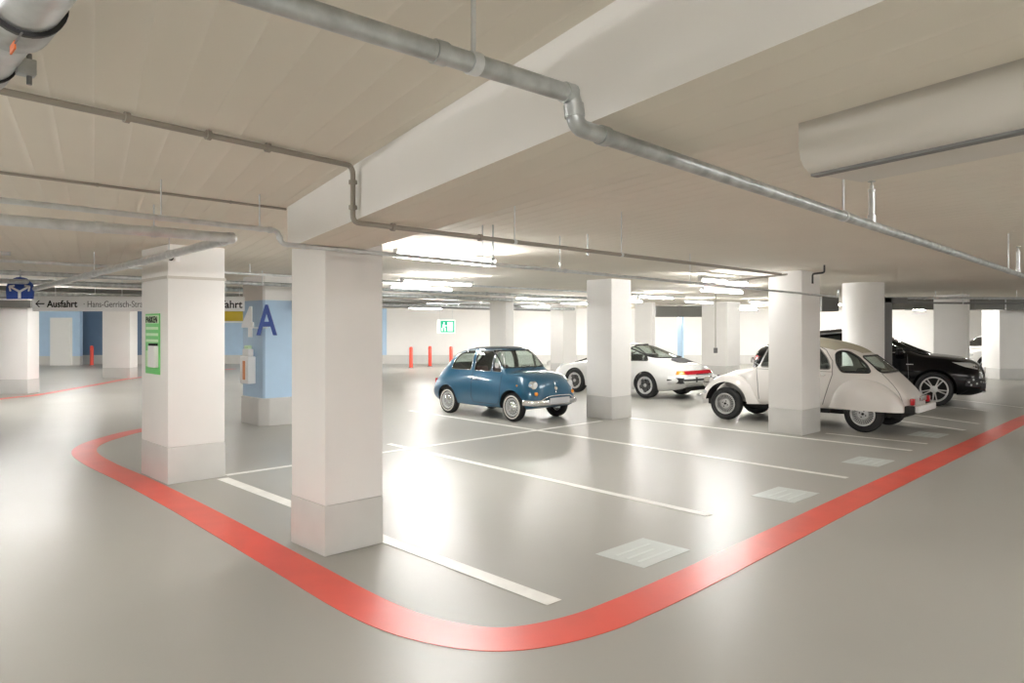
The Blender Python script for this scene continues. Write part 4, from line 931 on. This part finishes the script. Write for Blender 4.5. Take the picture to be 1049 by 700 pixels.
for sg in (1, -1):
    c3.patch('tail_lamp', chaikin([(sg*.46, .60), (sg*.60, .60), (sg*.60, .685), (sg*.46, .685)], 1), 'x', -1, M['redlens'], .018, .04)
    tl = []
    c3.patch('turn_lamp', [(-2.10, .60), (-1.94, .60), (-1.94, .685), (-2.08, .685)], 'y', sg, M['amber'], .010, .04)
    c3.patch('turn_lamp', [(sg*.575, .60), (sg*.665, .60), (sg*.65, .685), (sg*.575, .685)], 'x', -1, M['amber'], .014, .04)
    for x, w_ in ((1.135, .195), (-1.135, .215)): c3.wheel(x, sg*(.72 if x > 0 else .745), .315, w_, .205, 'petal')
    c3.line('door_seam', [(-.36, .88), (-.38, .45), (-.30, .28), (.60, .28), (.70, .5), (.70, .86)], 'y', sg, M['seamL'], .004)
    MB().box((-2.25, sg*.32-.03, .42), (-2.12, sg*.32+.03, .54)).build('bumper_guard', M['seatb'], c3.root, bevel=.02)
    h, d = c3.hit('x', sg*.60, .66, 1); MB().lathe([(.10, -.20), (.105, -.03), (.09, .0), (.001, .02)], h+Vector((-.02, 0, -.03)), 'X', 28).build('headlamp', M['lens'], c3.root)
    h, d = c3.hit('y', -.25, .78, sg); MB().box((-.07, -.015, -.012), (.07, .015, .012), Matrix.Translation(h-d*.01)).build('door_handle', M['seatb'], c3.root, bevel=.004)
bb = MB(); 
pts = [Vector((-2.20+.10*abs(t)**2+(.0 if abs(t) < .95 else .05), .80*t, .47)) for t in [k/12 for k in range(-12, 13)]]+[]
pts = [Vector((-1.80, -.86, .47))]+pts+[Vector((-1.80, .86, .47))]
bb.tube(pts, .055, 12)
for vv in bb.v: vv.z = .47+(vv.z-.47)*1.5
bb.build('rear_bumper', M['paint_white'], c3.root, smooth=60)
MB().tube([p+Vector((-.052 if abs(p.y) < .82 else 0, .045*(1 if p.y > .82 else -1 if p.y < -.82 else 0), .01)) for p in pts], .022, 8).build('bumper_strip', M['seatb'], c3.root, smooth=60)
MB().tube([(-2.19, -.26, .60), (-2.19, .26, .60)], .01, 6).build('plate_lamp', M['seatb'], c3.root)
for sg in (1, -1): MB().box((-2.16, sg*.72-.03, .40), (-1.78, sg*.86-.01, .54)).build('bumper_bellows', M['seatb'], c3.root, bevel=.02)
MB().lathe([(.03, 0), (.03, .14)], (-2.24, -.40, .27), 'X', 14).build('exhaust_pipe', M['galvD'], c3.root)
MB().box((-2.05, -.5, .20), (-1.5, .5, .36)).build('engine_cover', M['under'], c3.root, bevel=.03)
for y in (-.34, .34): c3.seat(-.1, y, M['seatb'], .46, .28, .66)
c3.steering(.42, .34, .82)

# ---------- black sloping-roof four by four
P = dict(
 zt=[(-2.40, .90), (-2.37, 1.12), (-2.28, 1.22), (-2.0, 1.33), (-1.5, 1.50), (-.9, 1.64), (-.3, 1.69), (.15, 1.67), (.40, 1.58), (1.15, 1.16), (1.28, 1.13), (1.7, 1.09), (2.1, 1.02), (2.28, .92), (2.37, .78), (2.40, .60)],
 zs=[(-2.40, .86), (-2.3, 1.04), (-1.6, 1.11), (-.5, 1.10), (.9, 1.08), (1.3, 1.04), (1.9, .98), (2.25, .84), (2.40, .56)],
 zm=[(-2.40, .70), (0, .72), (2.0, .68), (2.40, .52)],
 zb=[(-2.40, .42), (-2.1, .28), (2.1, .26), (2.40, .34)],
 wb=[(-2.40, .70), (-1.9, .86), (1.9, .86), (2.40, .62)],
 wm=[(-2.40, .80), (-2.25, .92), (-1.5, 1.0), (0, .97), (1.5, .99), (2.05, .95), (2.28, .84), (2.40, .66)],
 ws=[(-2.40, .70), (-2.2, .82), (-1.4, .90), (.9, .90), (1.4, .88), (2.0, .82), (2.3, .70), (2.40, .55)],
 wt=[(-2.40, .6), (-1.8, .58), (-.5, .64), (.4, .64), (1.1, .74), (1.5, .74), (2.40, .50)],
 e=[(-2.40, 3), (-1.5, 3.2), (.4, 3.6), (1.1, 3.6), (1.3, 2.6), (2.40, 2.4)])
c4 = Car('black_car', 'large glossy black car with sloping rear roof and silver twin-spoke wheels', (8.39, 17.2), (.85, -.53), P, M['paint_black'], 80)
v, f = mkbody(P, 40, inset=.05, xr=(-1.7, 1.05), zfloor=.6); c4.cutter(v, f, M['lining'])
w1 = rc([(-.27, 1.15), (.92, 1.15), (.34, 1.54), (.10, 1.60), (-.27, 1.61)], .05); w2 = rc([(-1.65, 1.17), (-.35, 1.15), (-.35, 1.61), (-.9, 1.56), (-1.4, 1.40)], .05)
ws = rc([(-.76, 1.19), (.76, 1.19), (.64, 1.60), (-.64, 1.60)], .07); rw = rc([(-.58, 1.27), (.58, 1.27), (.50, 1.52), (-.50, 1.52)], .06)
for p in (w1, w2): c4.wincut(p, 'y', -1.3, 1.3)
c4.wincut(ws, 'x', .1, 2); c4.wincut(rw, 'x', -1.0, -2.6)
c4.wheelcut(1.46, .38, .425, .58, 1.4); c4.wheelcut(-1.46, .38, .425, .58, 1.4)
c4.body()
for p in (w1, w2): c4.pane(p, 'y', (1, -1), M['glassD'], M['chrome'], .010, 'side_window')
c4.pane(ws, 'x', (1,), M['glassD'], M['seam'], .016, 'windscreen'); c4.pane(rw, 'x', (-1,), M['glassD'], M['seam'], .016, 'rear_window')
for sg in (1, -1):
    for x in (1.46, -1.46): c4.wheel(x, sg*.875, .370, .255, .265, 'twin')
    c4.patch('headlamp', rc([(1.78, .965), (2.02, .87), (2.30, .80), (2.29, .89), (2.12, .955)], .02), 'y', sg, M['lens'], .006, .03)
    c4.patch('tail_lamp', chaikin([(sg*.45, .93), (sg*.86, .90), (sg*.84, 1.04), (sg*.45, 1.02)], 1), 'x', -1, M['redlens'], .008, .03)
    c4.patch('air_intake', chaikin([(sg*.50, .40), (sg*.84, .44), (sg*.80, .60), (sg*.52, .60)], 1), 'x', 1, M['dark'], .006, .02)
    c4.patch('side_intake', rc([(2.02, .46), (2.30, .44), (2.33, .60), (2.18, .66), (2.06, .60)], .03), 'y', sg, M['dark'], .006, .02)
    for q_ in ((2.10, .55), (2.18, .60), (2.14, .49), (2.24, .52)):
        h, d = c4.hit('y', q_[0], q_[1], sg); MB().lathe([(.022, -.012), (.016, .014)], h, 'Y', 8).build('intake_stud', M['lens'], c4.root)
    il = MB()
    for k in range(5):
        h, d = c4.hit('x', sg*(.52+.07*k), .50+.015*k, 1); il.lathe([(.022, -.02), (.022, .02)], h, 'X', 8)
    il.build('intake_grid', M['rim'], c4.root)
    c4.line('roof_rail', [(-1.5, sg*.56), (-.9, sg*.60), (.2, sg*.60)], 'z', 1, M['galvD'], .018, off=.03)
    c4.line('door_seam', [(-.30, 1.12), (-.32, .45), (-.2, .38), (.85, .38), (.98, .6), (.95, 1.1)], 'y', sg, M['mid'], .004)
    c4.line('sill_trim', [(-1.0, .36), (1.0, .36)], 'y', sg, M['galvD'], .015)
    h, d = c4.hit('y', .80, 1.17, sg); mm = MB().box((-.08, -.10, -.07), (.08, .10, .08), Matrix.Translation(h-d*.14)).build('wing_mirror', M['paint_black'], c4.root, bevel=.04)
    MB().box((.06, -.07, -.0), (.085, .10, .03), Matrix.Translation(h-d*.14)).build('turn_strip', M['lens'], mm, bevel=.005)
    h, d = c4.hit('y', 1.02, .90, sg); MB().box((-.09, -.006, -.008), (.05, .006, .008), Matrix.Translation(h)).build('fender_badge', M['chrome'], c4.root)
gl = c4.patch('radiator_grille', chaikin([(-.40, .62), (.40, .62), (.48, .76), (.40, .88), (-.40, .88), (-.48, .76)], 1), 'x', 1, M['dark'], .008, .03)
c4.line('grille_bar', [(-.42, .75), (.42, .75)], 'x', 1, M['chrome'], .016, off=.015, parent=gl)
h, d = c4.hit('x', 0, .75, 1)
st = MB().lathe([(.085, 0), (.085, .02), (.075, .02), (.075, 0)], h+Vector((.02, 0, 0)), 'X', 24, caps=False)
for k in range(3):
    a = math.pi/2+k*2*math.pi/3; st.tube([h+Vector((.03, 0, 0)), h+Vector((.03, .078*math.cos(a), .078*math.sin(a)))], .007, 6)
st.build('grille_badge', M['chrome'], gl)
c4.line('front_lip', [(-.72, .335), (0, .335), (.72, .335)], 'x', 1, M['rim'], .014, off=.01)
c4.patch('lower_grille', chaikin([(-.42, .40), (.42, .40), (.42, .54), (-.42, .54)], 1), 'x', 1, M['dark'], .006, .02)
c4.patch('number_plate', [(-.26, .545), (.26, .545), (.26, .625), (-.26, .625)], 'x', 1, M['platew'], .03, .01)
for y in (-.4, .4): c4.seat(.1, y, M['seatb'], .5, .62, .66)
c4.seat(-.9, 0, M['seatb'], 1.3, .62, .55)

# ---------- white car mostly hidden at the right edge
P5 = {k: [(x*.92, y) for x, y in v_] for k, v_ in P.items()}
for k in ('zt', 'zs', 'zm'): P5[k] = [(x, y*.86 if y > .3 else y) for x, y in P5[k]]
for k in ('wb', 'wm', 'ws', 'wt'): P5[k] = [(x, y*.9) for x, y in P5[k]]
c5 = Car('white_car', 'white car mostly hidden between the pale pillars at the right edge', (18.0, 27.0), (-.97, -.24), P5, M['paint_white'], 50)
v, f = mkbody(P5, 30, inset=.05, xr=(-1.5, .95), zfloor=.55); c5.cutter(v, f, M['lining'])
w1 = chaikin([(-.23, .99), (.78, .99), (.28, 1.30), (.05, 1.35), (-.23, 1.355)], 2); w2 = chaikin([(-1.4, 1.0), (-.32, .99), (-.32, 1.35), (-.8, 1.31), (-1.25, 1.18)], 2)
ws = chaikin([(-.66, 1.03), (.66, 1.03), (.55, 1.35), (-.55, 1.35)], 2)
for p in (w1, w2): c5.wincut(p, 'y', -1.3, 1.3)
c5.wincut(ws, 'x', .1, 2); c5.wheelcut(1.34, .33, .375, .5, 1.4); c5.wheelcut(-1.34, .33, .375, .5, 1.4)
c5.body()
for p in (w1, w2): c5.pane(p, 'y', (1, -1), M['glassD'], M['seam'], .02, 'side_window')
c5.pane(ws, 'x', (1,), M['glassD'], M['seam'], .014, 'windscreen')
for sg in (1, -1):
    for x in (1.34, -1.34): c5.wheel(x, sg*.78, .32, .2, .22, 'twin')
    c5.patch('headlamp', chaikin([(1.73, .76), (1.93, .66), (2.12, .64), (2.12, .72), (1.95, .79)], 2), 'y', sg, M['lens'], .006, .03)
    h, d = c5.hit('y', .74, 1.0, sg); MB().box((-.07, -.09, -.06), (.07, .09, .06), Matrix.Translation(h-d*.12)).build('wing_mirror', M['paint_white'], c5.root, bevel=.03)
c5.patch('radiator_grille', chaikin([(-.45, .45), (.45, .45), (.45, .55), (-.45, .55)], 1), 'x', 1, M['dark'], .008, .03)
